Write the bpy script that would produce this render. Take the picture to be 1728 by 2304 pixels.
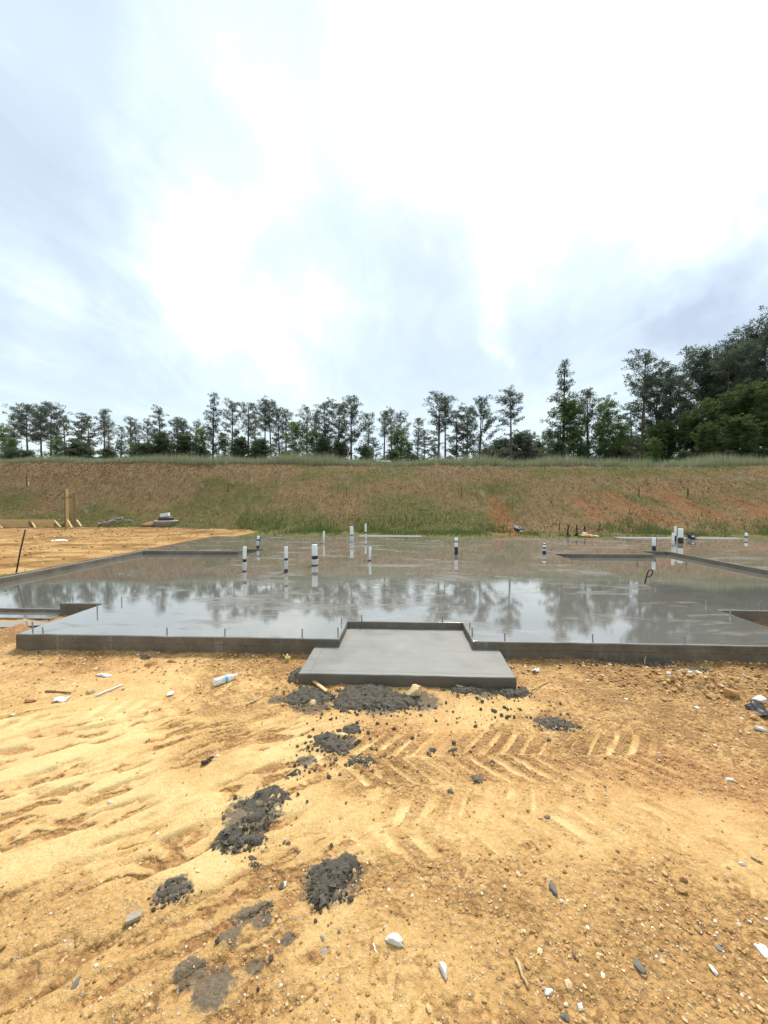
import bpy, bmesh, math, random
import numpy as np
from mathutils import Vector, Matrix

for o in list(bpy.data.objects): bpy.data.objects.remove(o, do_unlink=True)
scene = bpy.context.scene
C = scene.collection
R = math.radians

# ---------------------------------------------------------------- camera
CAM_H = 1.6; YAW = R(2.6); PITCH = R(-1.55)
cd = bpy.data.cameras.new("camera"); cam = bpy.data.objects.new("camera", cd); C.objects.link(cam)
cam.location = (0, 0, CAM_H); cam.rotation_euler = (R(90) + PITCH, 0, YAW)
cd.sensor_fit = 'VERTICAL'; cd.sensor_height = 34.6; cd.lens = 34.6 * 866 / 2304
cd.clip_start = 0.05; cd.clip_end = 6000
scene.camera = cam
scene.render.resolution_x = 768; scene.render.resolution_y = 1024

FW = np.array([-math.sin(YAW)*math.cos(PITCH), math.cos(YAW)*math.cos(PITCH), math.sin(PITCH)])
RT = np.array([math.cos(YAW), math.sin(YAW), 0]); UP = np.cross(RT, FW)
def ray(x, y): return FW + RT*(x-864)/866. - UP*(y-1152)/866.
def P(x, y, z):                       # photo position -> point on the level plane at height z
    d = ray(x, y); t = (z-CAM_H)/d[2]; return Vector((d[0]*t, d[1]*t, z))
def D(x, y, Y):                       # photo position -> point at depth Y
    d = ray(x, y); t = Y/d[1]; return Vector((d[0]*t, Y, CAM_H+d[2]*t))

# ---------------------------------------------------------------- light
EXPO = 1.55
SUN_EL, SUN_AZ = R(56), R(12)         # ahead of the camera, a little to the right, behind cloud
vs = scene.view_settings
vs.view_transform = 'Standard'; vs.look = 'None'; vs.exposure = EXPO; vs.gamma = 1; vs.use_curve_mapping = False
sd = bpy.data.lights.new("sun", 'SUN'); sd.energy = 1.5; sd.angle = R(14); sd.color = (1, .95, .87)
sun = bpy.data.objects.new("sun", sd); C.objects.link(sun)
sdir = Vector((math.sin(SUN_AZ)*math.cos(SUN_EL), math.cos(SUN_AZ)*math.cos(SUN_EL), math.sin(SUN_EL)))
sun.rotation_euler = (-sdir).to_track_quat('-Z', 'Y').to_euler(); sun.location = sdir*50

class NT:                              # small node-tree helper
    def __init__(s, nt): s.nt = nt; nt.nodes.clear()
    def n(s, typ, **kw):
        nd = s.nt.nodes.new(typ)
        ins = kw.pop('i', {})
        for k, v in kw.items(): setattr(nd, k, v)
        for k, v in ins.items():
            sk = nd.inputs[k]
            if isinstance(v, bpy.types.NodeSocket): s.nt.links.new(v, sk)
            else: sk.default_value = v
        return nd
    def math(s, op, a, b=0.0, c=0.0, clamp=False):
        nd = s.n('ShaderNodeMath', operation=op, i={0: a, 1: b, 2: c}); nd.use_clamp = clamp; return nd.outputs[0]
    def vmath(s, op, a, b=(0, 0, 0), scale=1.0, out=0):
        nd = s.n('ShaderNodeVectorMath', operation=op, i={0: a, 1: b}); nd.inputs[3].default_value = scale; return nd.outputs[out]
    def mapr(s, v, a, b, c=0.0, d=1.0, smooth=True):
        nd = s.n('ShaderNodeMapRange', i={'Value': v, 'From Min': a, 'From Max': b, 'To Min': c, 'To Max': d})
        nd.interpolation_type = 'SMOOTHSTEP' if smooth else 'LINEAR'; return nd.outputs[0]
    def noise(s, vec, scale, detail=4, rough=.55, dist=0.0, col=False):
        nd = s.n('ShaderNodeTexNoise', i={'Scale': scale, 'Detail': detail, 'Roughness': rough, 'Distortion': dist})
        if vec is not None: s.nt.links.new(vec, nd.inputs['Vector'])
        return nd.outputs['Color' if col else 'Fac']
    def scale(s, vec, sc, rot=(0, 0, 0)):
        return s.n('ShaderNodeMapping', i={'Vector': vec, 'Scale': sc, 'Rotation': rot}).outputs[0]
    def mix(s, f, a, b, mode='MIX'):
        nd = s.n('ShaderNodeMix', data_type='RGBA', blend_type=mode)
        for k, v in ((0, f), (6, a), (7, b)):
            if isinstance(v, bpy.types.NodeSocket): s.nt.links.new(v, nd.inputs[k])
            else: nd.inputs[k].default_value = v if k == 0 else (tuple(v)+(1,))[:4]
        return nd.outputs[2]
    def ramp(s, f, stops):
        nd = s.n('ShaderNodeValToRGB', i={0: f}); cr = nd.color_ramp
        while len(cr.elements) < len(stops): cr.elements.new(.5)
        for e, (p, c) in zip(cr.elements, stops): e.position = p; e.color = (tuple(c)+(1,))[:4]
        return nd.outputs[0]
    def attr(s, name): return s.n('ShaderNodeAttribute', attribute_name=name).outputs['Fac']
    def bump(s, h, strength=.5, dist=.01, normal=None):
        nd = s.n('ShaderNodeBump', i={'Height': h, 'Strength': strength, 'Distance': dist})
        if normal is not None: s.nt.links.new(normal, nd.inputs['Normal'])
        return nd.outputs[0]
    def obj(s): return s.n('ShaderNodeTexCoord').outputs['Object']

world = bpy.data.worlds.new("World"); scene.world = world; world.use_nodes = True
w = NT(world.node_tree)
sky = w.n('ShaderNodeTexSky', sky_type='NISHITA'); sky.sun_disc = False
sky.sun_elevation = SUN_EL; sky.sun_rotation = SUN_AZ; sky.air_density = 1.2; sky.dust_density = 2.0
bg1 = w.n('ShaderNodeBackground', i={'Color': sky.outputs[0], 'Strength': .1})
gdir = w.vmath('NORMALIZE', w.n('ShaderNodeTexCoord').outputs['Generated'])
sep = w.n('ShaderNodeSeparateXYZ', i={0: gdir})
zz = w.math('MAXIMUM', sep.outputs[2], 0.0)
den = w.math('ADD', zz, .16)
inv = w.math('DIVIDE', 1.0, den)
pl = w.n('ShaderNodeVectorMath', operation='SCALE', i={0: gdir}); w.nt.links.new(inv, pl.inputs[3]); pl = pl.outputs[0]
flat = w.vmath('MULTIPLY', pl, (1, 1, 0))
warp = w.noise(flat, .9, 3, .5, col=True)
wv = w.vmath('SCALE', w.vmath('SUBTRACT', warp, (.5, .5, .5)), scale=.9)
fw_ = w.vmath('ADD', flat, wv)
n1 = w.noise(w.scale(fw_, (1.0, .55, 1), (0, 0, R(28))), .85, 5, .55)
n2 = w.noise(w.scale(fw_, (2.4, .55, 1), (0, 0, R(-36))), 1.5, 5, .6)
b = w.math('ADD', w.math('MULTIPLY', w.math('SUBTRACT', n1, .5), 1.0), w.math('MULTIPLY', w.math('SUBTRACT', n2, .5), .8))
b = w.math('ADD', b, .515)
# cloud masses of this sky: (photo x, photo y, radius in degrees, lift)
wd = w.vmath('NORMALIZE', w.vmath('ADD', gdir, w.vmath('SCALE', w.vmath('SUBTRACT', w.noise(gdir, 2.6, 5, .62, col=True), (.5, .5, .5)), scale=.5)))
for px, py, rad, amt in [(1340, 190, 27, .52), (1000, 120, 16, .25), (430, 600, 11, .30), (700, 700, 9, .15), (560, 330, 11, .2), (170, 330, 16, -.02),
                         (110, 540, 12, -.17), (250, 60, 14, -.05), (70, 680, 7, .25), (1450, 640, 14, -.34), (1670, 690, 10, -.34), (1080, 590, 12, -.15),
                         (1690, 440, 9, .1), (1130, 735, 5, .25), (1280, 690, 8, -.14), (900, 580, 9, -.03), (1000, 760, 10, -.10), (850, 780, 8, -.04)]:
    d = ray(px, py); d = d/np.linalg.norm(d)
    dt = w.vmath('DOT_PRODUCT', wd, tuple(d), out=1)
    b = w.math('ADD', b, w.mapr(dt, math.cos(R(rad)), 1.0, 0.0, amt))
k = 1/2**EXPO
ccol = w.ramp(b, [(0.0, (.54*k, .64*k, .79*k)), (.25, (.66*k, .78*k, .91*k)), (.48, (.75*k, .89*k, .99*k)), (.68, (.89*k, 1.02*k, 1.05*k)), (1.0, (1.4*k, 1.4*k, 1.4*k))])
hz = w.mapr(sep.outputs[2], .0, .30, 1.0, 0.0)
ccol = w.mix(w.math('MULTIPLY', hz, .52), ccol, (.76*k, .93*k, .99*k))
bg2 = w.n('ShaderNodeBackground', i={'Color': ccol, 'Strength': 1.0})
world.cycles.sampling_method = 'MANUAL'; world.cycles.sample_map_resolution = 256
mx = w.n('ShaderNodeMixShader', i={0: .93, 1: bg1.outputs[0], 2: bg2.outputs[0]})
w.n('ShaderNodeOutputWorld', i={0: mx.outputs[0]})

# ---------------------------------------------------------------- helpers
rng = np.random.default_rng(7); random.seed(7)
def _hash(ix, iy, s):
    h = (ix.astype(np.int64)*374761393 + iy.astype(np.int64)*668265263 + s*1442695041) & 0xFFFFFFFF
    h = ((h ^ (h >> 13))*1274126177) & 0xFFFFFFFF
    return ((h ^ (h >> 16)) & 0xFFFF)/65535.0
def vn(x, y, s=0):
    ix = np.floor(x); iy = np.floor(y); fx = x-ix; fy = y-iy
    fx = fx*fx*(3-2*fx); fy = fy*fy*(3-2*fy)
    a = _hash(ix, iy, s); b_ = _hash(ix+1, iy, s); c = _hash(ix, iy+1, s); d = _hash(ix+1, iy+1, s)
    return (a*(1-fx)+b_*fx)*(1-fy)+(c*(1-fx)+d*fx)*fy
def fbm(x, y, s=0, o=4, g=.5):
    t = 0; a = 1; n = 0
    for i in range(o): t = t+a*vn(x*2**i+17.3*i, y*2**i-9.1*i, s+i); n += a; a *= g
    return t/n
def ss(a, b_, x): t = np.clip((x-a)/(b_-a), 0, 1); return t*t*(3-2*t)

def mesh(name, v, faces, attrs=None, smooth=False, mat=None):
    me = bpy.data.meshes.new(name)
    v = np.asarray(v, dtype=np.float32)
    if isinstance(faces, np.ndarray):
        n, kk = faces.shape
        me.vertices.add(len(v)); me.vertices.foreach_set('co', v.ravel())
        me.loops.add(n*kk); me.loops.foreach_set('vertex_index', faces.astype(np.int32).ravel())
        me.polygons.add(n); me.polygons.foreach_set('loop_start', np.arange(0, n*kk, kk, dtype=np.int32))
        me.update(calc_edges=True)
    else:
        me.from_pydata([tuple(p) for p in v], [], faces); me.update()
    if attrs:
        for k_, a in attrs.items():
            at = me.attributes.new(k_, 'FLOAT', 'POINT'); at.data.foreach_set('value', np.asarray(a, dtype=np.float32))
    me.polygons.foreach_set('use_smooth', [smooth]*len(me.polygons))
    if mat: me.materials.append(mat)
    return me
def link(name, me, parent=None, loc=(0, 0, 0), rot=(0, 0, 0), sc=(1, 1, 1)):
    o = bpy.data.objects.new(name, me); C.objects.link(o)
    o.location = loc; o.rotation_euler = rot; o.scale = sc if hasattr(sc, '__len__') else (sc,)*3
    if parent: o.parent = parent
    return o
def tag(o, label=None, cat=None, group=None, kind=None):
    if label: o['label'] = label
    if cat: o['category'] = cat
    if group: o['group'] = group
    if kind: o['kind'] = kind
    return o
def empty(name, loc, label, cat, group=None, rz=0):
    o = bpy.data.objects.new(name, None); C.objects.link(o); o.location = loc; o.rotation_euler = (0, 0, rz); o.empty_display_size = .1
    return tag(o, label, cat, group)
def from_bm(name, bm, mat=None, smooth=False):
    bmesh.ops.recalc_face_normals(bm, faces=bm.faces)
    me = bpy.data.meshes.new(name); bm.to_mesh(me); bm.free()
    me.polygons.foreach_set('use_smooth', [smooth]*len(me.polygons))
    if mat: me.materials.append(mat)
    return me
def box_bm(bm, c, s, rot=None, bev=0.0):
    r = bmesh.ops.create_cube(bm, size=1)
    M = Matrix.Translation(c) @ (rot.to_4x4() if rot else Matrix()) @ Matrix.Diagonal((*s, 1))
    bmesh.ops.transform(bm, matrix=M, verts=r['verts'])
    if bev:
        es = list({e for v_ in r['verts'] for e in v_.link_edges})
        bmesh.ops.bevel(bm, geom=es, offset=bev, segments=2, affect='EDGES', profile=.6)
def box(name, c, s, mat, parent=None, rot=None, bev=.004, loc=(0, 0, 0)):
    bm = bmesh.new(); box_bm(bm, c, s, rot, bev); return link(name, from_bm(name, bm, mat), parent, loc)
def bar_rot(a, b_):
    d = (Vector(b_)-Vector(a)); return d.to_track_quat('Z', 'Y').to_matrix()
def bar(name, a, b_, wx, wy, mat, parent=None, bev=.003):
    a = Vector(a); b_ = Vector(b_); return box(name, (a+b_)/2, (wx, wy, (b_-a).length), mat, parent, bar_rot(a, b_), bev)
def tube_data(pts, rad, seg=8, cap=True):
    pts = [Vector(p) for p in pts]; n = len(pts); V = []; F = []
    rad = rad if hasattr(rad, '__len__') else [rad]*n
    ref = None
    for i, p in enumerate(pts):
        t = (pts[min(i+1, n-1)]-pts[max(i-1, 0)]).normalized()
        if ref is None: ref = t.orthogonal().normalized()
        ref = (ref-t*ref.dot(t)).normalized(); bi = t.cross(ref)
        for j in range(seg):
            a = 2*math.pi*j/seg; V.append(p+(ref*math.cos(a)+bi*math.sin(a))*rad[i])
    for i in range(n-1):
        for j in range(seg):
            k_ = (j+1) % seg; F.append((i*seg+j, i*seg+k_, (i+1)*seg+k_, (i+1)*seg+j))
    if cap: F.append(tuple(range(seg-1, -1, -1))); F.append(tuple((n-1)*seg+j for j in range(seg)))
    return V, F
def tube(name, pts, rad, mat, parent=None, seg=8, loc=(0, 0, 0), smooth=True):
    V, F = tube_data(pts, rad, seg); return link(name, mesh(name, V, F, smooth=smooth, mat=mat), parent, loc)
def lathe(name, prof, mat, parent=None, seg=20, loc=(0, 0, 0), rot=(0, 0, 0), smooth=True, cap=True):
    V = []; F = []
    for r_, z in prof:
        for j in range(seg): a = 2*math.pi*j/seg; V.append((r_*math.cos(a), r_*math.sin(a), z))
    for i in range(len(prof)-1):
        for j in range(seg):
            k_ = (j+1) % seg; F.append((i*seg+j, i*seg+k_, (i+1)*seg+k_, (i+1)*seg+j))
    if cap: F.append(tuple(range(seg-1, -1, -1))); F.append(tuple((len(prof)-1)*seg+j for j in range(seg)))
    return link(name, mesh(name, V, F, smooth=smooth, mat=mat), parent, loc, rot)

# ---------------------------------------------------------------- materials
def mat(name):
    m = bpy.data.materials.new(name); m.use_nodes = True; return m, NT(m.node_tree)
def finish(t, **kw):
    p = t.n('ShaderNodeBsdfPrincipled', i=kw); t.n('ShaderNodeOutputMaterial', i={0: p.outputs[0]}); return p
def simple(name, col, rough=.6, var=.25, sc=20., bump=.0, metal=0.0, spec=.5, stretch=(1, 1, 1)):
    m, t = mat(name); o = t.scale(t.obj(), stretch); f = t.noise(o, sc, 5, .6)
    lo = tuple(c*(1-var) for c in col); hi = tuple(min(1, c*(1+var)) for c in col)
    kw = {'Base Color': t.ramp(f, [(.25, lo), (.75, hi)]), 'Roughness': rough, 'Metallic': metal, 'Specular IOR Level': spec}
    if bump: kw['Normal'] = t.bump(t.noise(o, sc*2.5, 4), bump, .01)
    finish(t, **kw); return m

# dirt: colour from how the clay is packed ('pale'), crumb, red clay and cement stain, plus fine grain
m_dirt, t = mat('clay_dirt')
o = t.obj(); pale = t.attr('pale'); red = t.attr('red'); stain = t.attr('stain')
g1 = t.noise(o, 9, 6, .65); g2 = t.noise(o, 70, 4, .7); g3 = t.noise(o, 230, 3, .7)
pp = t.math('ADD', pale, t.math('MULTIPLY', t.math('SUBTRACT', g1, .5), .5))
pp = t.math('ADD', pp, t.math('MULTIPLY', t.math('SUBTRACT', g2, .5), .85))
pp = t.math('ADD', pp, t.math('MULTIPLY', t.math('SUBTRACT', g3, .5), .8))
col = t.ramp(pp, [(.0, (.30, .16, .06)), (.3, (.49, .28, .103)), (.58, (.635, .40, .158)), (.9, (.77, .57, .27))])
rc = t.ramp(g1, [(.3, (.38, .155, .055)), (.7, (.60, .30, .12))])
col = t.mix(t.math('MULTIPLY', red, .75), col, rc)
vo = t.n('ShaderNodeTexVoronoi', i={'Vector': o, 'Scale': 85.0, 'Randomness': 1.0})
cell = t.n('ShaderNodeSeparateColor', i={0: vo.outputs['Color']})
peb = t.math('MULTIPLY', t.math('GREATER_THAN', cell.outputs[0], .86), t.mapr(vo.outputs['Distance'], .5, .3, 0, 1))
peb = t.math('MULTIPLY', peb, t.mapr(pale, .75, .35, .15, 1))
pcol = t.ramp(cell.outputs[1], [(0, (.30, .16, .07)), (.4, (.55, .38, .2)), (.75, (.72, .6, .42)), (1, (.75, .72, .66))])
col = t.mix(t.math('MULTIPLY', peb, .8), col, pcol)
sn = t.mapr(t.math('ADD', stain, t.math('MULTIPLY', t.math('SUBTRACT', t.noise(o, 26, 5, .7), .5), 1.2)), .45, .7)
col = t.mix(t.math('MULTIPLY', sn, .85), col, t.ramp(g2, [(.3, (.08, .072, .058)), (.7, (.16, .145, .115))]))
hh = t.math('ADD', t.math('MULTIPLY', g2, .6), t.math('MULTIPLY', g3, .35))
hh = t.math('ADD', hh, t.math('MULTIPLY', peb, .35))
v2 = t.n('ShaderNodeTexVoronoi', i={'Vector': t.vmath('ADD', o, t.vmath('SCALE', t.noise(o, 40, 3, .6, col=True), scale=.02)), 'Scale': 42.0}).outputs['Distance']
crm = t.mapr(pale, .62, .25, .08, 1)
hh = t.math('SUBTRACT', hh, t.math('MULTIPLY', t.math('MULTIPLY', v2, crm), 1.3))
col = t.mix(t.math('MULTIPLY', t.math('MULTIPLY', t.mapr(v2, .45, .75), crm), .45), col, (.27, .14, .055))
finish(t, **{'Base Color': col, 'Roughness': .85, 'Specular IOR Level': .25, 'Normal': t.bump(hh, .9, .016)})

# hillside soil: red-brown clay, dead straw, moss-green patches
m_bank, t = mat('bank_soil')
o = t.obj(); gr = t.attr('green'); red = t.attr('bare')
a1 = t.noise(o, 1.1, 6, .65); a2 = t.noise(t.scale(o, (1, 1, 2.5)), 7, 5, .7); a3 = t.noise(o, 30, 4, .7)
mix1 = t.math('ADD', t.math('MULTIPLY', a2, .65), t.math('MULTIPLY', a3, .5))
brown = t.ramp(mix1, [(.35, (.215, .13, .065)), (.55, (.36, .238, .112)), (.75, (.54, .42, .24))])
green = t.ramp(mix1, [(.35, (.11, .098, .035)), (.55, (.235, .21, .075)), (.75, (.35, .30, .14))])
bare = t.ramp(mix1, [(.35, (.28, .11, .045)), (.55, (.42, .20, .085)), (.75, (.55, .32, .15))])
gm = t.mapr(t.math('ADD', gr, t.math('MULTIPLY', t.math('SUBTRACT', a2, .5), 1.1)), .3, .75)
col = t.mix(gm, brown, green)
rm = t.mapr(t.math('ADD', red, t.math('MULTIPLY', t.math('SUBTRACT', a2, .5), 1.0)), .45, .75)
col = t.mix(t.math('MULTIPLY', rm, .85), col, bare)
finish(t, **{'Base Color': col, 'Roughness': .9, 'Specular IOR Level': .15, 'Normal': t.bump(mix1, .6, .05)})

def concrete(name, film, rough, tone, streak=None):
    """fresh concrete; 'film' is how much standing water lies on the level faces"""
    m, t = mat(name); o = t.obj()
    nz = t.n('ShaderNodeSeparateXYZ', i={0: t.n('ShaderNodeNewGeometry').outputs['True Normal']}).outputs[2]
    up = t.mapr(nz, .55, .85)
    c1 = t.noise(o, 1.3, 6, .6); c2 = t.noise(o, 26, 5, .65); c3 = t.noise(o, 160, 3, .7)
    ct = t.math('ADD', t.math('MULTIPLY', c1, .5), t.math('ADD', t.math('MULTIPLY', c2, .3), t.math('MULTIPLY', c3, .12)))
    top = t.ramp(ct, [(.35, tuple(tone*x for x in (.76, .70, .60))), (.65, tuple(tone*x for x in (1.1, 1.05, .93)))])
    pit = t.n('ShaderNodeTexVoronoi', i={'Vector': o, 'Scale': 24.0})
    pc = t.n('ShaderNodeSeparateColor', i={0: pit.outputs['Color']})
    pitm = t.math('MULTIPLY', t.math('GREATER_THAN', pc.outputs[0], .93), t.math('LESS_THAN', pit.outputs['Distance'], .16))
    top = t.mix(t.math('MULTIPLY', pitm, .5), top, (.06, .055, .05))
    sl = t.noise(t.scale(t.vmath('ADD', o, t.vmath('SCALE', t.noise(o, .9, 2, .5, col=True), scale=.8)), (.9, 7, 1), (0, 0, .35)), 1.0, 4, .6)
    top = t.mix(t.math('MULTIPLY', t.mapr(sl, .56, .72), .4), top, tuple(min(.6, tone*1.9*x) for x in (1, .97, .9)))
    # form-board faces: brownish, mostly darker than the top, with slurry runs
    runs = t.noise(t.scale(o, (26, 26, 1.6)), 1.0, 4, .6); cl = t.noise(o, 2.3, 5, .6); bd = t.noise(t.scale(o, (2, 2, 60)), 1.0, 3, .6)
    side = t.ramp(t.math('ADD', t.math('MULTIPLY', cl, .6), t.math('ADD', t.math('MULTIPLY', c2, .25), t.math('MULTIPLY', bd, .18))),
                  [(.36, (.092, .076, .055)), (.52, (.15, .126, .094)), (.7, (.215, .187, .148))])
    rmask = t.math('MULTIPLY', t.mapr(runs, .56, .7), t.mapr(cl, .42, .62))
    side = t.mix(t.math('MULTIPLY', rmask, .7), side, (.29, .265, .22))
    oz = t.n('ShaderNodeSeparateXYZ', i={0: o}).outputs[2]
    side = t.mix(t.math('MULTIPLY', t.mapr(t.math('SUBTRACT', oz, t.math('MULTIPLY', t.math('SUBTRACT', t.noise(o, 7, 4, .7), .42), .22)), .035, -.005), .75), side, (.33, .19, .08))
    side = t.mix(t.math('MULTIPLY', t.math('LESS_THAN', t.math('ABSOLUTE', t.math('SUBTRACT', oz, t.math('ADD', .118, t.math('MULTIPLY', t.math('SUBTRACT', cl, .5), .02)))), .0022), t.mapr(runs, .4, .6)), side, (.05, .042, .032))
    vd = t.n('ShaderNodeTexVoronoi', i={'Vector': o, 'Scale': 38.0}); vdc = t.n('ShaderNodeSeparateColor', i={0: vd.outputs['Color']})
    side = t.mix(t.math('MULTIPLY', t.math('MULTIPLY', t.math('GREATER_THAN', vdc.outputs[0], .88), t.math('LESS_THAN', vd.outputs['Distance'], .22)), .7), side, (.03, .026, .02))
    col = t.mix(up, side, top)
    st = t.scale(o, streak or (.6, 1.7, 1)); p1 = t.noise(st, 1.1, 6, .62); p2 = t.noise(st, 5.5, 4, .6)
    dry = t.mapr(t.math('ADD', t.math('MULTIPLY', p1, .62), t.math('ADD', t.math('MULTIPLY', p2, .26), t.math('MULTIPLY', sl, .12))), film, film+.10)
    wet = t.math('MULTIPLY', up, t.math('SUBTRACT', 1.0, t.math('MULTIPLY', dry, .66)))
    rg = t.math('ADD', t.mapr(dry, 0, 1, rough[0], rough[1], smooth=False), t.math('MULTIPLY', t.mapr(t.noise(t.scale(o, (1, 1.6, 1), (0, 0, .5)), 2.4, 4, .6, 1.5), .45, .7), .03))
    wave = t.math('ADD', t.math('MULTIPLY', t.noise(o, 2.2, 2, .5), .5), t.math('ADD', t.math('MULTIPLY', c2, .2), t.math('MULTIPLY', c3, .12)))
    bt = t.bump(wave, .2, .0016)
    bs = t.bump(t.math('ADD', t.math('MULTIPLY', c2, .6), t.math('MULTIPLY', c3, .4)), .6, .006)
    base = t.n('ShaderNodeBsdfPrincipled', i={'Base Color': col, 'Roughness': .75, 'Specular IOR Level': .3, 'Normal': bs})
    gl = t.n('ShaderNodeBsdfGlossy', i={'Color': (1, .97, .925, 1), 'Roughness': rg, 'Normal': bt})
    fr = t.n('ShaderNodeFresnel', i={'IOR': 2.6, 'Normal': bt}).outputs[0]
    fac = t.math('MULTIPLY', t.mapr(fr, .17, .50, .14, .76, smooth=False), wet)
    mxs = t.n('ShaderNodeMixShader', i={0: fac, 1: base.outputs[0], 2: gl.outputs[0]})
    t.n('ShaderNodeOutputMaterial', i={0: mxs.outputs[0]})
    return m
m_slab = concrete('wet_slab_concrete', .505, (.014, .17), .17)
m_garage = concrete('puddled_garage_concrete', .57, (.01, .25), .165, (1.2, 3.2, 1))

# broom-finished stoop
m_porch, t = mat('broomed_concrete'); o = t.obj()
nz = t.n('ShaderNodeSeparateXYZ', i={0: t.n('ShaderNodeNewGeometry').outputs['True Normal']}).outputs[2]; up = t.mapr(nz, .55, .85)
br = t.noise(t.scale(o, (1.2, 55, 1)), 1.0, 5, .65); br2 = t.noise(t.scale(o, (3, 160, 1)), 1.0, 3, .6); bl = t.noise(o, 3, 6, .65); gs = t.noise(o, 180, 3, .7)
tt = t.math('ADD', t.math('MULTIPLY', br, .25), t.math('ADD', t.math('MULTIPLY', bl, .58), t.math('MULTIPLY', gs, .25)))
top = t.ramp(tt, [(.4, (.145, .14, .124)), (.56, (.205, .199, .18)), (.72, (.27, .264, .243))])
sx = t.n('ShaderNodeSeparateXYZ', i={0: o})
def line(v, at): return t.math('LESS_THAN', t.math('ABSOLUTE', t.math('SUBTRACT', t.math('ADD', v, t.math('MULTIPLY', t.math('SUBTRACT', bl, .5), .012)), at)), .0035)
grv = t.math('MULTIPLY', t.math('MAXIMUM', line(sx.outputs[1], 3.305), line(sx.outputs[0], -.79)), t.mapr(t.noise(o, 6, 2), .42, .5))
top = t.mix(t.math('MULTIPLY', grv, .55), top, (.09, .085, .075))
side = t.ramp(t.math('ADD', t.math('MULTIPLY', bl, .7), t.math('MULTIPLY', gs, .3)), [(.35, (.085, .073, .056)), (.65, (.145, .128, .10))])
hb = t.math('SUBTRACT', t.math('ADD', t.math('MULTIPLY', br2, .5), t.math('MULTIPLY', gs, .5)), t.math('MULTIPLY', grv, .8))
finish(t, **{'Base Color': t.mix(up, side, top), 'Roughness': t.mapr(bl, .35, .65, .42, .62), 'Specular IOR Level': .5, 'Normal': t.bump(hb, .5, .005)})

m_pad = simple('dry_pad_concrete', (.21, .20, .18), .8, .15, 12, .3)
def vary(name, stops, rough=.8, trans=0.0, spec=.3, sc=14., bump=0.0):
    m, t = mat(name); f = t.attr('tone'); g = t.noise(t.obj(), sc, 4, .6)
    f = t.math('ADD', f, t.math('MULTIPLY', t.math('SUBTRACT', g, .5), .35))
    c = t.ramp(f, stops)
    p = t.n('ShaderNodeBsdfPrincipled', i={'Base Color': c, 'Roughness': rough, 'Specular IOR Level': spec})
    if bump: t.nt.links.new(t.bump(t.math('ADD', t.noise(t.obj(), 130, 4, .7), t.math('MULTIPLY', t.noise(t.obj(), 45, 3, .6), 1.2)), bump, .012), p.inputs['Normal'])
    out = p.outputs[0]
    if trans:
        tr = t.n('ShaderNodeBsdfTranslucent', i={'Color': c}); out = t.n('ShaderNodeMixShader', i={0: trans, 1: out, 2: tr.outputs[0]}).outputs[0]
    t.n('ShaderNodeOutputMaterial', i={0: out}); return m
m_gravel = vary('gravel', [(0, (.20, .10, .04)), (.3, (.42, .24, .09)), (.6, (.58, .38, .17)), (.82, (.66, .5, .29)), (1, (.74, .7, .62))], .8, sc=90)
m_crumb = vary('cement_crumb', [(0, (.055, .046, .034)), (.5, (.12, .103, .078)), (1, (.20, .175, .137))], .8, spec=.2, sc=75, bump=1.0)
m_pine = vary('pine_needles', [(0, (.05, .07, .048)), (.5, (.088, .115, .075)), (1, (.13, .16, .095))], .6, .52, sc=.6)
m_pine2 = vary('pine_needles_hazed', [(0, (.08, .10, .082)), (.5, (.125, .152, .115)), (1, (.175, .205, .145))], .6, .55, sc=.6)  # distance haze is put into this lighter needle colour
m_leaf = vary('spring_leaves', [(0, (.07, .12, .035)), (.5, (.14, .215, .065)), (1, (.23, .31, .10))], .55, .5, sc=.6)
m_leafd = vary('dark_leaves', [(0, (.04, .066, .022)), (.5, (.088, .135, .04)), (1, (.155, .21, .066))], .5, .45, sc=.6)
m_cedar = vary('cedar_leaves', [(0, (.055, .075, .042)), (.5, (.09, .12, .062)), (1, (.135, .17, .08))], .6, .45, sc=.6)
m_grass = vary('crest_grass', [(0, (.15, .175, .08)), (.4, (.26, .29, .155)), (.75, (.38, .39, .25)), (1, (.50, .48, .34))], .7, .3, sc=.4)
m_tuft = vary('slope_tufts', [(0, (.16, .085, .045)), (.35, (.43, .32, .19)), (.6, (.28, .235, .10)), (.8, (.20, .205, .07)), (1, (.15, .215, .055))], .8, .25, sc=2)
m_green = vary('foot_grass', [(0, (.07, .10, .028)), (.5, (.12, .17, .045)), (1, (.21, .24, .09))], .7, .3, sc=2)
m_bark = simple('pine_bark', (.115, .085, .068), .9, .45, 3, .4, stretch=(3, 3, .6))
m_barkp = simple('sapling_bark', (.13, .11, .09), .9, .35, 5, .3)
m_pvc = simple('white_pvc', (.78, .78, .76), .35, .05, 8)
m_wrap = simple('foam_wrap', (.52, .52, .5), .6, .2, 40, .5)
m_tape = simple('black_tape', (.018, .018, .02), .4, .3, 30)
m_redc = simple('red_base_ring', (.16, .035, .03), .6, .4, 40)
m_blue = simple('blue_tubing', (.02, .06, .32), .4, .2, 20)
m_steel = simple('galvanised_steel', (.30, .29, .28), .45, .35, 60, .2, metal=.7)
m_rebar = simple('rusty_rebar', (.055, .04, .036), .7, .45, 30, .5, metal=.3)
m_pine_wood = simple('raw_lumber', (.60, .40, .18), .75, .28, 4, .2, stretch=(1, 6, 9))
m_old_wood = simple('weathered_wood', (.24, .145, .08), .85, .4, 5, .3, stretch=(6, 6, 1))
m_grey_wood = simple('grey_wood', (.33, .28, .21), .85, .35, 30, .2, stretch=(1, 5, 1))
m_splint = simple('splintered_wood', (.50, .36, .19), .8, .3, 30, .3)
m_stake = simple('survey_stake_wood', (.115, .06, .035), .9, .3, 12, .2)
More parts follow.
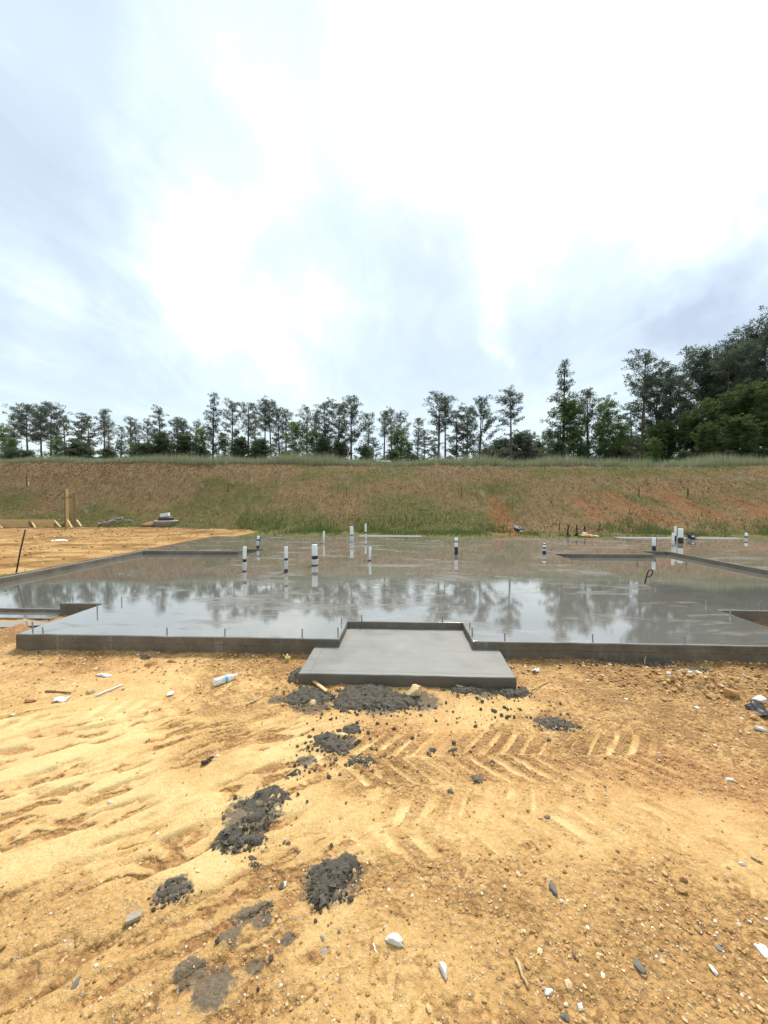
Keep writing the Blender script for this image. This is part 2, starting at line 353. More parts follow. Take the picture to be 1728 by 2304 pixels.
m_fabric = simple('silt_fabric', (.014, .015, .017), .65, .4, 30, .4)
m_stone = simple('grey_field_stone', (.27, .25, .22), .85, .4, 4, .3)
m_white = simple('white_stone', (.62, .59, .53), .8, .16, 4, .25)
m_cream = simple('cream_stone', (.58, .43, .22), .85, .3, 5, .35)
m_clay = simple('clay_clod', (.47, .26, .10), .9, .4, 5, .4)
m_bank2 = simple('bank_clod', (.26, .16, .085), .95, .4, 9, .8)
m_gstone = simple('grey_pebble', (.15, .135, .11), .8, .3, 5, .3)
m_foam = simple('white_foam', (.80, .80, .79), .7, .06, 20, .2)
m_mh = simple('aged_concrete', (.36, .33, .27), .85, .25, 9, .4)
m_iron = simple('cast_iron', (.045, .043, .045), .6, .3, 20, .3)
m_lid = simple('grey_box_lid', (.12, .14, .14), .5, .25, 20, .2)
m_black = simple('black_plastic', (.02, .02, .022), .45, .3, 15)
m_paint = simple('white_vehicle_paint', (.78, .79, .80), .3, .03, 3)
m_rubber = simple('tyre_rubber', (.02, .02, .02), .8, .2, 10)
m_glass, t = mat('dark_glass'); finish(t, **{'Base Color': (.03, .035, .04, 1), 'Roughness': .05, 'Specular IOR Level': .6})
m_light, t = mat('tail_light_red'); finish(t, **{'Base Color': (.35, .02, .02, 1), 'Roughness': .2})
m_plastic, t = mat('clear_bottle_plastic')
p_ = t.n('ShaderNodeBsdfPrincipled', i={'Base Color': (.88, .9, .92, 1), 'Roughness': .12, 'IOR': 1.3})
tr = t.n('ShaderNodeBsdfTransparent', i={'Color': (.95, .97, .98, 1)})
lw = t.n('ShaderNodeLayerWeight', i={'Blend': .35})
t.n('ShaderNodeOutputMaterial', i={0: t.n('ShaderNodeMixShader', i={0: t.mapr(lw.outputs['Facing'], 0, .8, .45, .9, smooth=False), 1: tr.outputs[0], 2: p_.outputs[0]}).outputs[0]})
m_water, t = mat('puddle_water'); finish(t, **{'Base Color': (.25, .2, .13, 1), 'Roughness': .03, 'IOR': 1.6})
m_paper = simple('white_paper', (.75, .73, .7), .85, .08, 40, .2)
m_leaf1 = simple('fallen_leaf', (.55, .55, .16), .6, .2, 30)
m_wire = simple('overhead_wire', (.05, .05, .05), .6, .1, 5)

# ---------------------------------------------------------------- terrain
TOP = .2
def tread(x, y, cx, cy, ang, width, length, pitch, tana, curve, seed):
    ca, sa = math.cos(ang), math.sin(ang); dx = x-cx; dy = y-cy
    u = dx*ca+dy*sa; v = -dx*sa+dy*ca-curve*u*u
    av = np.abs(v); sgn = v > 0
    s = (u-av*tana+np.where(sgn, 0, pitch*.5)+.03*(fbm(x*4, y*4, seed, 2)-.5))/pitch
    ph = np.abs(s-np.floor(s)-.5)*2
    bar_ = ss(.45, .58, ph)
    edge = ss(width/2, width/2-.03, av)*ss(length/2, length/2-.25, np.abs(u))*ss(.0, .02, av)
    br = ss(.30, .5, fbm(x*3.1, y*3.1, seed+5, 3))
    return bar_*edge*br, edge*br
STAINS = [(480, 2225, .10), (430, 2190, .07), (555, 2060, .07), (520, 2110, .06), (590, 2075, .05), (650, 2115, .04), (575, 2170, .05), (390, 2005, .10),
          (570, 1830, .19), (520, 1890, .12), (745, 1985, .17), (770, 1960, .12), (700, 1585, .22), (850, 1585, .26), (950, 1580, .2), (760, 1670, .17), (690, 1710, .08), (1090, 1560, .16),
          (1245, 1628, .16), (1075, 1752, .06), (590, 2040, .05), (620, 1575, .1)]
STW = [(P(a, b_, 0), r_) for a, b_, r_ in STAINS]
def front(x, y):
    """height, pale, red, stain of the worked clay in front of the slab"""
    wx = x+.10*(fbm(x*3, y*3, 15, 3)-.5); wy = y+.10*(fbm(x*3+9, y*3, 17, 3)-.5)
    crumb = ss(.40, .60, fbm(wx*1.3+3, wy*1.6, 11, 5, .6)+.12*ss(.3, 2.5, x)-.10*ss(-.5, -3, x)+.08*ss(2.0, 1.2, y))
    h = .035*(fbm(x*.8, y*.8, 21, 3)-.5)
    # wheel-scuffed diagonal prints on the left
    lw_ = ss(.25, -.7, x+.25*(fbm(x*2, y*2, 31, 2)-.5))*ss(3.15, 2.6, y)
    an = R(30)+.35*(fbm(x*.5, y*.5, 33, 2)-.5); rx = wx*np.cos(an)+wy*np.sin(an); ry = -wx*np.sin(an)+wy*np.cos(an)
    rip = .46*fbm(rx*8.5, ry*17, 41, 2, .4)+.22*(.5+.5*np.sin(6.283*(ry*9.0+2.2*fbm(rx*2.2, ry*2.2, 45, 3))))+.32*fbm(wx*30, wy*30, 43, 3, .6)
    hol = lw_*ss(.52, .42, rip)
    h = h-.009*hol+.008*lw_*(rip-.5)
    w2 = .05*(fbm(x*6, y*6, 47, 3)-.5)
    tA, eA = tread(x+w2, y+w2*.6, .62, 2.42, R(4), .52, 2.6, .118, .85, -.03, 51)
    tB, eB = tread(x+w2, y-w2, .55, 1.95, R(13), .42, 2.0, .12, .6, .03, 57)
    tC, eC = tread(x+w2, y+w2, -2.2, 2.75, R(24), .42, 2.6, .15, .5, .03, 59)
    frag = ss(.32, .46, fbm(x*8, y*8, 53, 3, .6)+.12*np.exp(-((x-.9)**2/.5+(y-2.45)**2/.1)))
    ed = np.maximum(np.maximum(eA, eB*.55), eC*.4)
    tr_ = np.maximum(np.maximum(tA*(.25+.75*frag), tB*.6*frag), tC*.4*frag)
    h = h+.015*ed*(.35-tr_)
    rough = crumb*(1-.8*tr_)*(1-.5*lw_*(1-hol))+.35*hol
    h = h+.016*(fbm(x*7, y*7, 61, 3)-.5)*(.4+rough)+.016*(fbm(x*24, y*24, 71, 3, .65)-.5)*(.22+rough)+.011*(vn(x*58, y*58, 75)-.5)*(.15+rough)
    # banked spoil at the foot of the slab
    band = np.exp(-np.clip(3.86-y, 0, 9)/.22)
    h = h+band*(.035+.05*(fbm(x*5, y*5, 81, 3)-.5)+.03*(fbm(x*16, y*16, 82, 3)-.5))+.05*np.exp(-((y-3.2)/.13)**2)*ss(1.15, 1.0, np.abs(x-.04))*fbm(x*6, y*6, 83, 3)
    h = h+.09*np.exp(-(((x-2.75)/.55)**2+((y-3.42+.22*(x-2.75))/.16)**2))*(.6+.8*fbm(x*6, y*6, 85, 3))
    pale_ = .66-.23*crumb-.40*hol+.46*tr_-.20*ed*(1-tr_)+.35*(fbm(x*.9+7, y*.9, 91, 3)-.5)-.22*band-.22*ss(.5, .7, fbm(wx*6, wy*6, 93, 4, .6))*(.4+crumb)
    pale_ = pale_+.07*np.exp(-((x-.35)**2/1.2+(y-2.3)**2/.35))+.12*np.exp(-((x+1.7)**2/2+(y-2.4)**2/.6))-.12*ss(1.9, 1.1, y)*ss(-.4, .8, x)
    red_ = ss(.45, .62, fbm(x*1.1-4, y*1.4, 95, 4))*(.38+.62*ss(.6, 2.0, x))*ss(1.4, 2.6, y)+.30*hol
    st = np.zeros_like(x)
    for (p, r_) in STW:
        d2 = ((x-p.x)**2+((y-p.y)*1.2)**2)/(r_*r_); st = np.maximum(st, np.exp(-d2*1.1))
    return h, pale_, np.clip(red_, 0, 1), st
CX = [-60, -23, -8, 0, 10, 25, 60]; CZ = [4.85, 4.78, 4.5, 4.33, 4.28, 4.18, 4.1]
BX = [-60, -14, -6, 6, 20, 60]; BY = [22, 21.3, 18.8, 18.2, 17.6, 17]
def crest_z(x): return np.interp(x, CX, CZ)+.28*(fbm(np.asarray(x, float)*.33, np.asarray(x, float)*0+3, 161, 3)-.5)
def terrain(x, y):
    base = .0+.15*ss(4.9, 7.5, y)
    by = np.interp(x, BX, BY); cz = crest_z(x)
    tt_ = np.clip((y-by)/(28.5-by), 0, 1.0)
    prof = tt_+.035*np.sin(tt_*math.pi*2)*-1
    prof = np.where(tt_ > .94, prof-.02*ss(.94, 1, tt_), prof)
    z = base+(cz-base)*prof
    z = z-.35*ss(28.6, 36, y)+.6*ss(60, 160, y)
    return z
def ground_z(x, y):
    x = np.atleast_1d(np.asarray(x, float)); y = np.atleast_1d(np.asarray(y, float))
    return terrain(x, y)+front(x, y)[0]*ss(6, 4.5, y)
def gz(x, y): return float(ground_z(x, y)[0])
def G(px, py, it=4):                  # photo position -> point on the worked ground
    z = 0.0
    for _ in range(it): p = P(px, py, z); z = gz(p.x, p.y)
    return Vector((p.x, p.y, z))
def grid(xs, ys):
    X, Y = np.meshgrid(xs, ys); nx, ny = len(xs), len(ys)
    i = np.arange(nx*ny).reshape(ny, nx)
    F = np.stack([i[:-1, :-1], i[:-1, 1:], i[1:, 1:], i[1:, :-1]], -1).reshape(-1, 4)
    return X.ravel(), Y.ravel(), F

xs = np.arange(-5.6, 5.6, .0115)
ys = np.concatenate([np.arange(.85, 2.2, .009), np.arange(2.2, 4.0, .0125), np.arange(4.0, 5.3, .03)])
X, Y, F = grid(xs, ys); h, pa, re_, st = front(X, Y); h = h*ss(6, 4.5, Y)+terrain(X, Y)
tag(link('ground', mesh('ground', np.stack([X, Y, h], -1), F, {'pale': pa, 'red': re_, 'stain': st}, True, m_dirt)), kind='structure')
# rest of the dirt yard (left of the slab) and the far plain: one coarse sheet lying just below
xs = np.concatenate([-np.geomspace(200, 32, 22), np.arange(-31, -7.0, .085), np.arange(-7, 30, .8), np.geomspace(31, 200, 22)])
ys = np.concatenate([np.arange(-60, 4.6, 2.5), np.arange(4.6, 22.5, .085), np.arange(23, 60, 1.2), np.geomspace(62, 190, 26)])
X, Y, F = grid(xs, ys)
yard = ss(4.6, 6, Y)*ss(24, 20, Y)
h = terrain(X, Y)-.05*ss(5.6, 5.0, Y)+yard*(.05*(fbm(X*1.1, Y*1.1, 121, 3)-.5)+.045*(fbm(X*4.5, Y*4.5, 123, 4, .6)-.5))-.5*ss(np.interp(X, BX, BY)-.3, np.interp(X, BX, BY)+.8, Y)-.3*ss(-6.5, -5.5, X)*ss(14.5, 15.1, Y)-.05*(1-ss(-7.4, -7.7, X))*yard
h = np.where((X > -7.45) & (X < 16) & (Y > 3.5) & (Y < 15.2), -.25, h)
h = h+.12*yard*np.exp(-(((X+9.2)/2.0)**2+((Y-17.6)/1.1)**2))*fbm(X*3, Y*3, 125, 3)*2
pa = .56+1.0*(fbm(X*1.0, Y*2.4, 127, 4)-.5)+.6*(fbm(X*5, Y*6, 131, 3)-.5)-.15*ss(17, 21, Y); re_ = ss(.5, .68, fbm(X*.9, Y*1.8, 129, 4))*.6
tag(link('ground', mesh('ground', np.stack([X, Y, h], -1), F, {'pale': pa, 'red': re_, 'stain': X*0}, True, m_dirt)), kind='structure')
# embankment
xs = np.concatenate([np.arange(-62, -32, .5), np.arange(-32, 34, .085), np.arange(34, 70, .5)]); ys = np.concatenate([np.arange(15.2, 29.5, .085), np.arange(29.5, 60, 1.0)])
X, Y, F = grid(xs, ys)
by = np.interp(X, BX, BY); tt_ = np.clip((Y-by)/(28.5-by), 0, 1.1)
def bank_rel(x, y):
    r1 = fbm(x*1.2, y*.45, 141, 4); r2 = fbm(x*4.5, y*3.5, 143, 4, .6)
    r3 = np.abs(fbm(x*2.1+.5*fbm(x*.6, y*.6, 145, 2)+.12*y, y*.22, 149, 3)-.5)*2
    return .30*(r1-.5)+.15*(r2-.5)-.10*ss(.18, 0, r3)
def bank_z(x, y):
    x = np.atleast_1d(np.asarray(x, float)); y = np.atleast_1d(np.asarray(y, float))
    by = np.interp(x, BX, BY); k_ = ss(by-.8, by+.8, y)*(1-.75*ss(27.3, 28.4, y))
    gul = -.35*np.exp(-((x-5.2-.15*(y-20))/.55)**2)*ss(18.5, 20, y)*ss(25.5, 23.5, y)
    return terrain(x, y)+bank_rel(x, y)*k_+.03*(fbm(x*5, y*5, 147, 3)-.5)+gul-.3*ss(-6.8, -8.2, x)*ss(by-.1, by-1.0, y)
h = bank_z(X, Y)
def bank_masks(X, Y):
    by = np.interp(X, BX, BY); tt_ = np.clip((Y-by)/(28.5-by), 0, 1.1)
    gn = fbm(X*.32, Y*.5, 151, 4)
    low = ss(.62, .12, tt_)*ss(16, 4, X)
    gr = .28+1.6*(gn-.5)+.42*low*ss(14, 2, X)+.40*ss(.62, .85, tt_)*ss(4, 12, X)+.9*ss(.03, -.02, (Y-by)/9)-.45*ss(.55, .85, tt_)*ss(-3, -12, X)+.15*np.exp(-((X+1)/6)**2)
    ba = .15+.6*(fbm(X*.45+9, Y*.7, 153, 4)-.5)+.8*(fbm(X*1.6+.5*Y, Y*.28, 155, 4)-.5)+.42*ss(7, 12, X)*ss(.7, .45, tt_)*ss(.02, .15, tt_)+.7*np.exp(-(((X-5.2-.15*(Y-20))/.8)**2))*ss(.75, .3, tt_)
    return gr, ba, tt_
gr_, ba_, _ = bank_masks(X, Y)
tag(link('embankment', mesh('embankment', np.stack([X, Y, h], -1), F, {'green': gr_, 'bare': ba_}, True, m_bank)), kind='structure')
def B(px, py):                        # photo position -> point on the embankment
    d = ray(px, py); Ys = np.arange(15.5, 30, .04); tt = Ys/d[1]; Xs = d[0]*tt; Zs = CAM_H+d[2]*tt
    bz = bank_z(Xs, Ys); hit = np.nonzero(Zs <= bz)[0]; i = hit[0] if len(hit) else len(Ys)-1
    return Vector((Xs[i], Ys[i], bz[i]))

# ---------------------------------------------------------------- the slab
def prism(name, outline, top, bottom, m, bev=.016, jit=.004, step=.16, seed=1, parent=None):
    rs = np.random.default_rng(seed); pts = []
    n = len(outline)
    for i in range(n):
        a = Vector(outline[i]); b_ = Vector(outline[(i+1) % n]); L = (b_-a).length; kk = max(1, int(L/step))
        nrm = Vector((b_.y-a.y, a.x-b_.x))/max(L, 1e-6)
        for j in range(kk):
            p = a.lerp(b_, j/kk)
            if j > 0: p = p+nrm*float(rs.normal(0, jit))
            pts.append(p)
    bm = bmesh.new(); vt = [bm.verts.new((p.x, p.y, top)) for p in pts]
    vb = [bm.verts.new((p.x, p.y, bottom)) for p in pts]; nn_ = len(pts)
    f = bm.faces.new(vt)
    for i in range(nn_): bm.faces.new((vt[i], vb[i], vb[(i+1) % nn_], vt[(i+1) % nn_]))
    bm.faces.new(vb[::-1])
    bm.normal_update(); es = list(f.edges)
    bmesh.ops.bevel(bm, geom=es, offset=bev, segments=2, affect='EDGES', profile=.6)
def box(name, c, s, mat, parent=None, rot=None, bev=.004, loc=(0, 0, 0)):
    bm = bmesh.new(); box_bm(bm, c, s, rot, bev); return link(name, from_bm(name, bm, mat), parent, loc)
def bar_rot(a, b_):
    d = (Vector(b_)-Vector(a)); return d.to_track_quat('Z', 'Y').to_matrix()
def bar(name, a, b_, wx, wy, mat, parent=None, bev=.003):
    a = Vector(a); b_ = Vector(b_); return box(name, (a+b_)/2, (wx, wy, (b_-a).length), mat, parent, bar_rot(a, b_), bev)
def tube_data(pts, rad, seg=8, cap=True):
    pts = [Vector(p) for p in pts]; n = len(pts); V = []; F = []
    rad = rad if hasattr(rad, '__len__') else [rad]*n
    ref = None
    for i, p in enumerate(pts):
        t = (pts[min(i+1, n-1)]-pts[max(i-1, 0)]).normalized()
        if ref is None: ref = t.orthogonal().normalized()
        ref = (ref-t*ref.dot(t)).normalized(); bi = t.cross(ref)
        for j in range(seg):
            a = 2*math.pi*j/seg; V.append(p+(ref*math.cos(a)+bi*math.sin(a))*rad[i])
    for i in range(n-1):
        for j in range(seg):
            k_ = (j+1) % seg; F.append((i*seg+j, i*seg+k_, (i+1)*seg+k_, (i+1)*seg+j))
    if cap: F.append(tuple(range(seg-1, -1, -1))); F.append(tuple((n-1)*seg+j for j in range(seg)))
    return V, F
def tube(name, pts, rad, mat, parent=None, seg=8, loc=(0, 0, 0), smooth=True):
    V, F = tube_data(pts, rad, seg); return link(name, mesh(name, V, F, smooth=smooth, mat=mat), parent, loc)
def lathe(name, prof, mat, parent=None, seg=20, loc=(0, 0, 0), rot=(0, 0, 0), smooth=True, cap=True):
    V = []; F = []
    for r_, z in prof:
        for j in range(seg): a = 2*math.pi*j/seg; V.append((r_*math.cos(a), r_*math.sin(a), z))
    for i in range(len(prof)-1):
        for j in range(seg):
            k_ = (j+1) % seg; F.append((i*seg+j, i*seg+k_, (i+1)*seg+k_, (i+1)*seg+j))
    if cap: F.append(tuple(range(seg-1, -1, -1))); F.append(tuple((len(prof)-1)*seg+j for j in range(seg)))
    return link(name, mesh(name, V, F, smooth=smooth, mat=mat), parent, loc, rot)

# ---------------------------------------------------------------- materials
def mat(name):
    m = bpy.data.materials.new(name); m.use_nodes = True; return m, NT(m.node_tree)
def finish(t, **kw):
    p = t.n('ShaderNodeBsdfPrincipled', i=kw); t.n('ShaderNodeOutputMaterial', i={0: p.outputs[0]}); return p
def simple(name, col, rough=.6, var=.25, sc=20., bump=.0, metal=0.0, spec=.5, stretch=(1, 1, 1)):
    m, t = mat(name); o = t.scale(t.obj(), stretch); f = t.noise(o, sc, 5, .6)
    lo = tuple(c*(1-var) for c in col); hi = tuple(min(1, c*(1+var)) for c in col)
    kw = {'Base Color': t.ramp(f, [(.25, lo), (.75, hi)]), 'Roughness': rough, 'Metallic': metal, 'Specular IOR Level': spec}
    if bump: kw['Normal'] = t.bump(t.noise(o, sc*2.5, 4), bump, .01)
    finish(t, **kw); return m

# dirt: colour from how the clay is packed ('pale'), crumb, red clay and cement stain, plus fine grain
m_dirt, t = mat('clay_dirt')
o = t.obj(); pale = t.attr('pale'); red = t.attr('red'); stain = t.attr('stain')
g1 = t.noise(o, 9, 6, .65); g2 = t.noise(o, 70, 4, .7); g3 = t.noise(o, 230, 3, .7)
pp = t.math('ADD', pale, t.math('MULTIPLY', t.math('SUBTRACT', g1, .5), .5))
pp = t.math('ADD', pp, t.math('MULTIPLY', t.math('SUBTRACT', g2, .5), .85))
pp = t.math('ADD', pp, t.math('MULTIPLY', t.math('SUBTRACT', g3, .5), .8))
col = t.ramp(pp, [(.0, (.30, .16, .06)), (.3, (.49, .28, .103)), (.58, (.635, .40, .158)), (.9, (.77, .57, .27))])
rc = t.ramp(g1, [(.3, (.38, .155, .055)), (.7, (.60, .30, .12))])
col = t.mix(t.math('MULTIPLY', red, .75), col, rc)
vo = t.n('ShaderNodeTexVoronoi', i={'Vector': o, 'Scale': 85.0, 'Randomness': 1.0})
cell = t.n('ShaderNodeSeparateColor', i={0: vo.outputs['Color']})
peb = t.math('MULTIPLY', t.math('GREATER_THAN', cell.outputs[0], .86), t.mapr(vo.outputs['Distance'], .5, .3, 0, 1))
peb = t.math('MULTIPLY', peb, t.mapr(pale, .75, .35, .15, 1))
pcol = t.ramp(cell.outputs[1], [(0, (.30, .16, .07)), (.4, (.55, .38, .2)), (.75, (.72, .6, .42)), (1, (.75, .72, .66))])
col = t.mix(t.math('MULTIPLY', peb, .8), col, pcol)
sn = t.mapr(t.math('ADD', stain, t.math('MULTIPLY', t.math('SUBTRACT', t.noise(o, 26, 5, .7), .5), 1.2)), .45, .7)
col = t.mix(t.math('MULTIPLY', sn, .85), col, t.ramp(g2, [(.3, (.08, .072, .058)), (.7, (.16, .145, .115))]))
hh = t.math('ADD', t.math('MULTIPLY', g2, .6), t.math('MULTIPLY', g3, .35))
hh = t.math('ADD', hh, t.math('MULTIPLY', peb, .35))
v2 = t.n('ShaderNodeTexVoronoi', i={'Vector': t.vmath('ADD', o, t.vmath('SCALE', t.noise(o, 40, 3, .6, col=True), scale=.02)), 'Scale': 42.0}).outputs['Distance']
crm = t.mapr(pale, .62, .25, .08, 1)
hh = t.math('SUBTRACT', hh, t.math('MULTIPLY', t.math('MULTIPLY', v2, crm), 1.3))
col = t.mix(t.math('MULTIPLY', t.math('MULTIPLY', t.mapr(v2, .45, .75), crm), .45), col, (.27, .14, .055))
finish(t, **{'Base Color': col, 'Roughness': .85, 'Specular IOR Level': .25, 'Normal': t.bump(hh, .9, .016)})

# hillside soil: red-brown clay, dead straw, moss-green patches
m_bank, t = mat('bank_soil')
o = t.obj(); gr = t.attr('green'); red = t.attr('bare')
a1 = t.noise(o, 1.1, 6, .65); a2 = t.noise(t.scale(o, (1, 1, 2.5)), 7, 5, .7); a3 = t.noise(o, 30, 4, .7)
mix1 = t.math('ADD', t.math('MULTIPLY', a2, .65), t.math('MULTIPLY', a3, .5))
brown = t.ramp(mix1, [(.35, (.215, .13, .065)), (.55, (.36, .238, .112)), (.75, (.54, .42, .24))])
green = t.ramp(mix1, [(.35, (.11, .098, .035)), (.55, (.235, .21, .075)), (.75, (.35, .30, .14))])
bare = t.ramp(mix1, [(.35, (.28, .11, .045)), (.55, (.42, .20, .085)), (.75, (.55, .32, .15))])
gm = t.mapr(t.math('ADD', gr, t.math('MULTIPLY', t.math('SUBTRACT', a2, .5), 1.1)), .3, .75)
col = t.mix(gm, brown, green)
rm = t.mapr(t.math('ADD', red, t.math('MULTIPLY', t.math('SUBTRACT', a2, .5), 1.0)), .45, .75)
col = t.mix(t.math('MULTIPLY', rm, .85), col, bare)
finish(t, **{'Base Color': col, 'Roughness': .9, 'Specular IOR Level': .15, 'Normal': t.bump(mix1, .6, .05)})

def concrete(name, film, rough, tone, streak=None):
    """fresh concrete; 'film' is how much standing water lies on the level faces"""
    m, t = mat(name); o = t.obj()
    nz = t.n('ShaderNodeSeparateXYZ', i={0: t.n('ShaderNodeNewGeometry').outputs['True Normal']}).outputs[2]
    up = t.mapr(nz, .55, .85)
    c1 = t.noise(o, 1.3, 6, .6); c2 = t.noise(o, 26, 5, .65); c3 = t.noise(o, 160, 3, .7)
    ct = t.math('ADD', t.math('MULTIPLY', c1, .5), t.math('ADD', t.math('MULTIPLY', c2, .3), t.math('MULTIPLY', c3, .12)))
    top = t.ramp(ct, [(.35, tuple(tone*x for x in (.76, .70, .60))), (.65, tuple(tone*x for x in (1.1, 1.05, .93)))])
    pit = t.n('ShaderNodeTexVoronoi', i={'Vector': o, 'Scale': 24.0})
    pc = t.n('ShaderNodeSeparateColor', i={0: pit.outputs['Color']})
    pitm = t.math('MULTIPLY', t.math('GREATER_THAN', pc.outputs[0], .93), t.math('LESS_THAN', pit.outputs['Distance'], .16))
    top = t.mix(t.math('MULTIPLY', pitm, .5), top, (.06, .055, .05))
    sl = t.noise(t.scale(t.vmath('ADD', o, t.vmath('SCALE', t.noise(o, .9, 2, .5, col=True), scale=.8)), (.9, 7, 1), (0, 0, .35)), 1.0, 4, .6)
    top = t.mix(t.math('MULTIPLY', t.mapr(sl, .56, .72), .4), top, tuple(min(.6, tone*1.9*x) for x in (1, .97, .9)))
    # form-board faces: brownish, mostly darker than the level faces, with slurry runs
    runs = t.noise(t.scale(o, (26, 26, 1.6)), 1.0, 4, .6); cl = t.noise(o, 2.3, 5, .6); bd = t.noise(t.scale(o, (2, 2, 60)), 1.0, 3, .6)
    side = t.ramp(t.math('ADD', t.math('MULTIPLY', cl, .6), t.math('ADD', t.math('MULTIPLY', c2, .25), t.math('MULTIPLY', bd, .18))),
                  [(.36, (.092, .076, .055)), (.52, (.15, .126, .094)), (.7, (.215, .187, .148))])
    rmask = t.math('MULTIPLY', t.mapr(runs, .56, .7), t.mapr(cl, .42, .62))
    side = t.mix(t.math('MULTIPLY', rmask, .7), side, (.29, .265, .22))
    oz = t.n('ShaderNodeSeparateXYZ', i={0: o}).outputs[2]
    side = t.mix(t.math('MULTIPLY', t.mapr(t.math('SUBTRACT', oz, t.math('MULTIPLY', t.math('SUBTRACT', t.noise(o, 7, 4, .7), .42), .22)), .035, -.005), .75), side, (.33, .19, .08))
    side = t.mix(t.math('MULTIPLY', t.math('LESS_THAN', t.math('ABSOLUTE', t.math('SUBTRACT', oz, t.math('ADD', .118, t.math('MULTIPLY', t.math('SUBTRACT', cl, .5), .02)))), .0022), t.mapr(runs, .4, .6)), side, (.05, .042, .032))
    vd = t.n('ShaderNodeTexVoronoi', i={'Vector': o, 'Scale': 38.0}); vdc = t.n('ShaderNodeSeparateColor', i={0: vd.outputs['Color']})
    side = t.mix(t.math('MULTIPLY', t.math('MULTIPLY', t.math('GREATER_THAN', vdc.outputs[0], .88), t.math('LESS_THAN', vd.outputs['Distance'], .22)), .7), side, (.03, .026, .02))
    col = t.mix(up, side, top)
    st = t.scale(o, streak or (.6, 1.7, 1)); p1 = t.noise(st, 1.1, 6, .62); p2 = t.noise(st, 5.5, 4, .6)
    dry = t.mapr(t.math('ADD', t.math('MULTIPLY', p1, .62), t.math('ADD', t.math('MULTIPLY', p2, .26), t.math('MULTIPLY', sl, .12))), film, film+.10)
    wet = t.math('MULTIPLY', up, t.math('SUBTRACT', 1.0, t.math('MULTIPLY', dry, .66)))
    rg = t.math('ADD', t.mapr(dry, 0, 1, rough[0], rough[1], smooth=False), t.math('MULTIPLY', t.mapr(t.noise(t.scale(o, (1, 1.6, 1), (0, 0, .5)), 2.4, 4, .6, 1.5), .45, .7), .03))
    wave = t.math('ADD', t.math('MULTIPLY', t.noise(o, 2.2, 2, .5), .5), t.math('ADD', t.math('MULTIPLY', c2, .2), t.math('MULTIPLY', c3, .12)))
    bt = t.bump(wave, .2, .0016)
    bs = t.bump(t.math('ADD', t.math('MULTIPLY', c2, .6), t.math('MULTIPLY', c3, .4)), .6, .006)
    base = t.n('ShaderNodeBsdfPrincipled', i={'Base Color': col, 'Roughness': .75, 'Specular IOR Level': .3, 'Normal': bs})
    gl = t.n('ShaderNodeBsdfGlossy', i={'Color': (1, .97, .925, 1), 'Roughness': rg, 'Normal': bt})
    fr = t.n('ShaderNodeFresnel', i={'IOR': 2.6, 'Normal': bt}).outputs[0]
    fac = t.math('MULTIPLY', t.mapr(fr, .17, .50, .14, .76, smooth=False), wet)
    mxs = t.n('ShaderNodeMixShader', i={0: fac, 1: base.outputs[0], 2: gl.outputs[0]})
    t.n('ShaderNodeOutputMaterial', i={0: mxs.outputs[0]})
    return m
m_slab = concrete('wet_slab_concrete', .505, (.014, .17), .17)
m_garage = concrete('puddled_garage_concrete', .57, (.01, .25), .165, (1.2, 3.2, 1))

# broom-finished stoop
m_porch, t = mat('broomed_concrete'); o = t.obj()
nz = t.n('ShaderNodeSeparateXYZ', i={0: t.n('ShaderNodeNewGeometry').outputs['True Normal']}).outputs[2]; up = t.mapr(nz, .55, .85)
br = t.noise(t.scale(o, (1.2, 55, 1)), 1.0, 5, .65); br2 = t.noise(t.scale(o, (3, 160, 1)), 1.0, 3, .6); bl = t.noise(o, 3, 6, .65); gs = t.noise(o, 180, 3, .7)
tt = t.math('ADD', t.math('MULTIPLY', br, .25), t.math('ADD', t.math('MULTIPLY', bl, .58), t.math('MULTIPLY', gs, .25)))
top = t.ramp(tt, [(.4, (.145, .14, .124)), (.56, (.205, .199, .18)), (.72, (.27, .264, .243))])
sx = t.n('ShaderNodeSeparateXYZ', i={0: o})
def line(v, at): return t.math('LESS_THAN', t.math('ABSOLUTE', t.math('SUBTRACT', t.math('ADD', v, t.math('MULTIPLY', t.math('SUBTRACT', bl, .5), .012)), at)), .0035)
grv = t.math('MULTIPLY', t.math('MAXIMUM', line(sx.outputs[1], 3.305), line(sx.outputs[0], -.79)), t.mapr(t.noise(o, 6, 2), .42, .5))
top = t.mix(t.math('MULTIPLY', grv, .55), top, (.09, .085, .075))
side = t.ramp(t.math('ADD', t.math('MULTIPLY', bl, .7), t.math('MULTIPLY', gs, .3)), [(.35, (.085, .073, .056)), (.65, (.145, .128, .10))])
hb = t.math('SUBTRACT', t.math('ADD', t.math('MULTIPLY', br2, .5), t.math('MULTIPLY', gs, .5)), t.math('MULTIPLY', grv, .8))
finish(t, **{'Base Color': t.mix(up, side, top), 'Roughness': t.mapr(bl, .35, .65, .42, .62), 'Specular IOR Level': .5, 'Normal': t.bump(hb, .5, .005)})

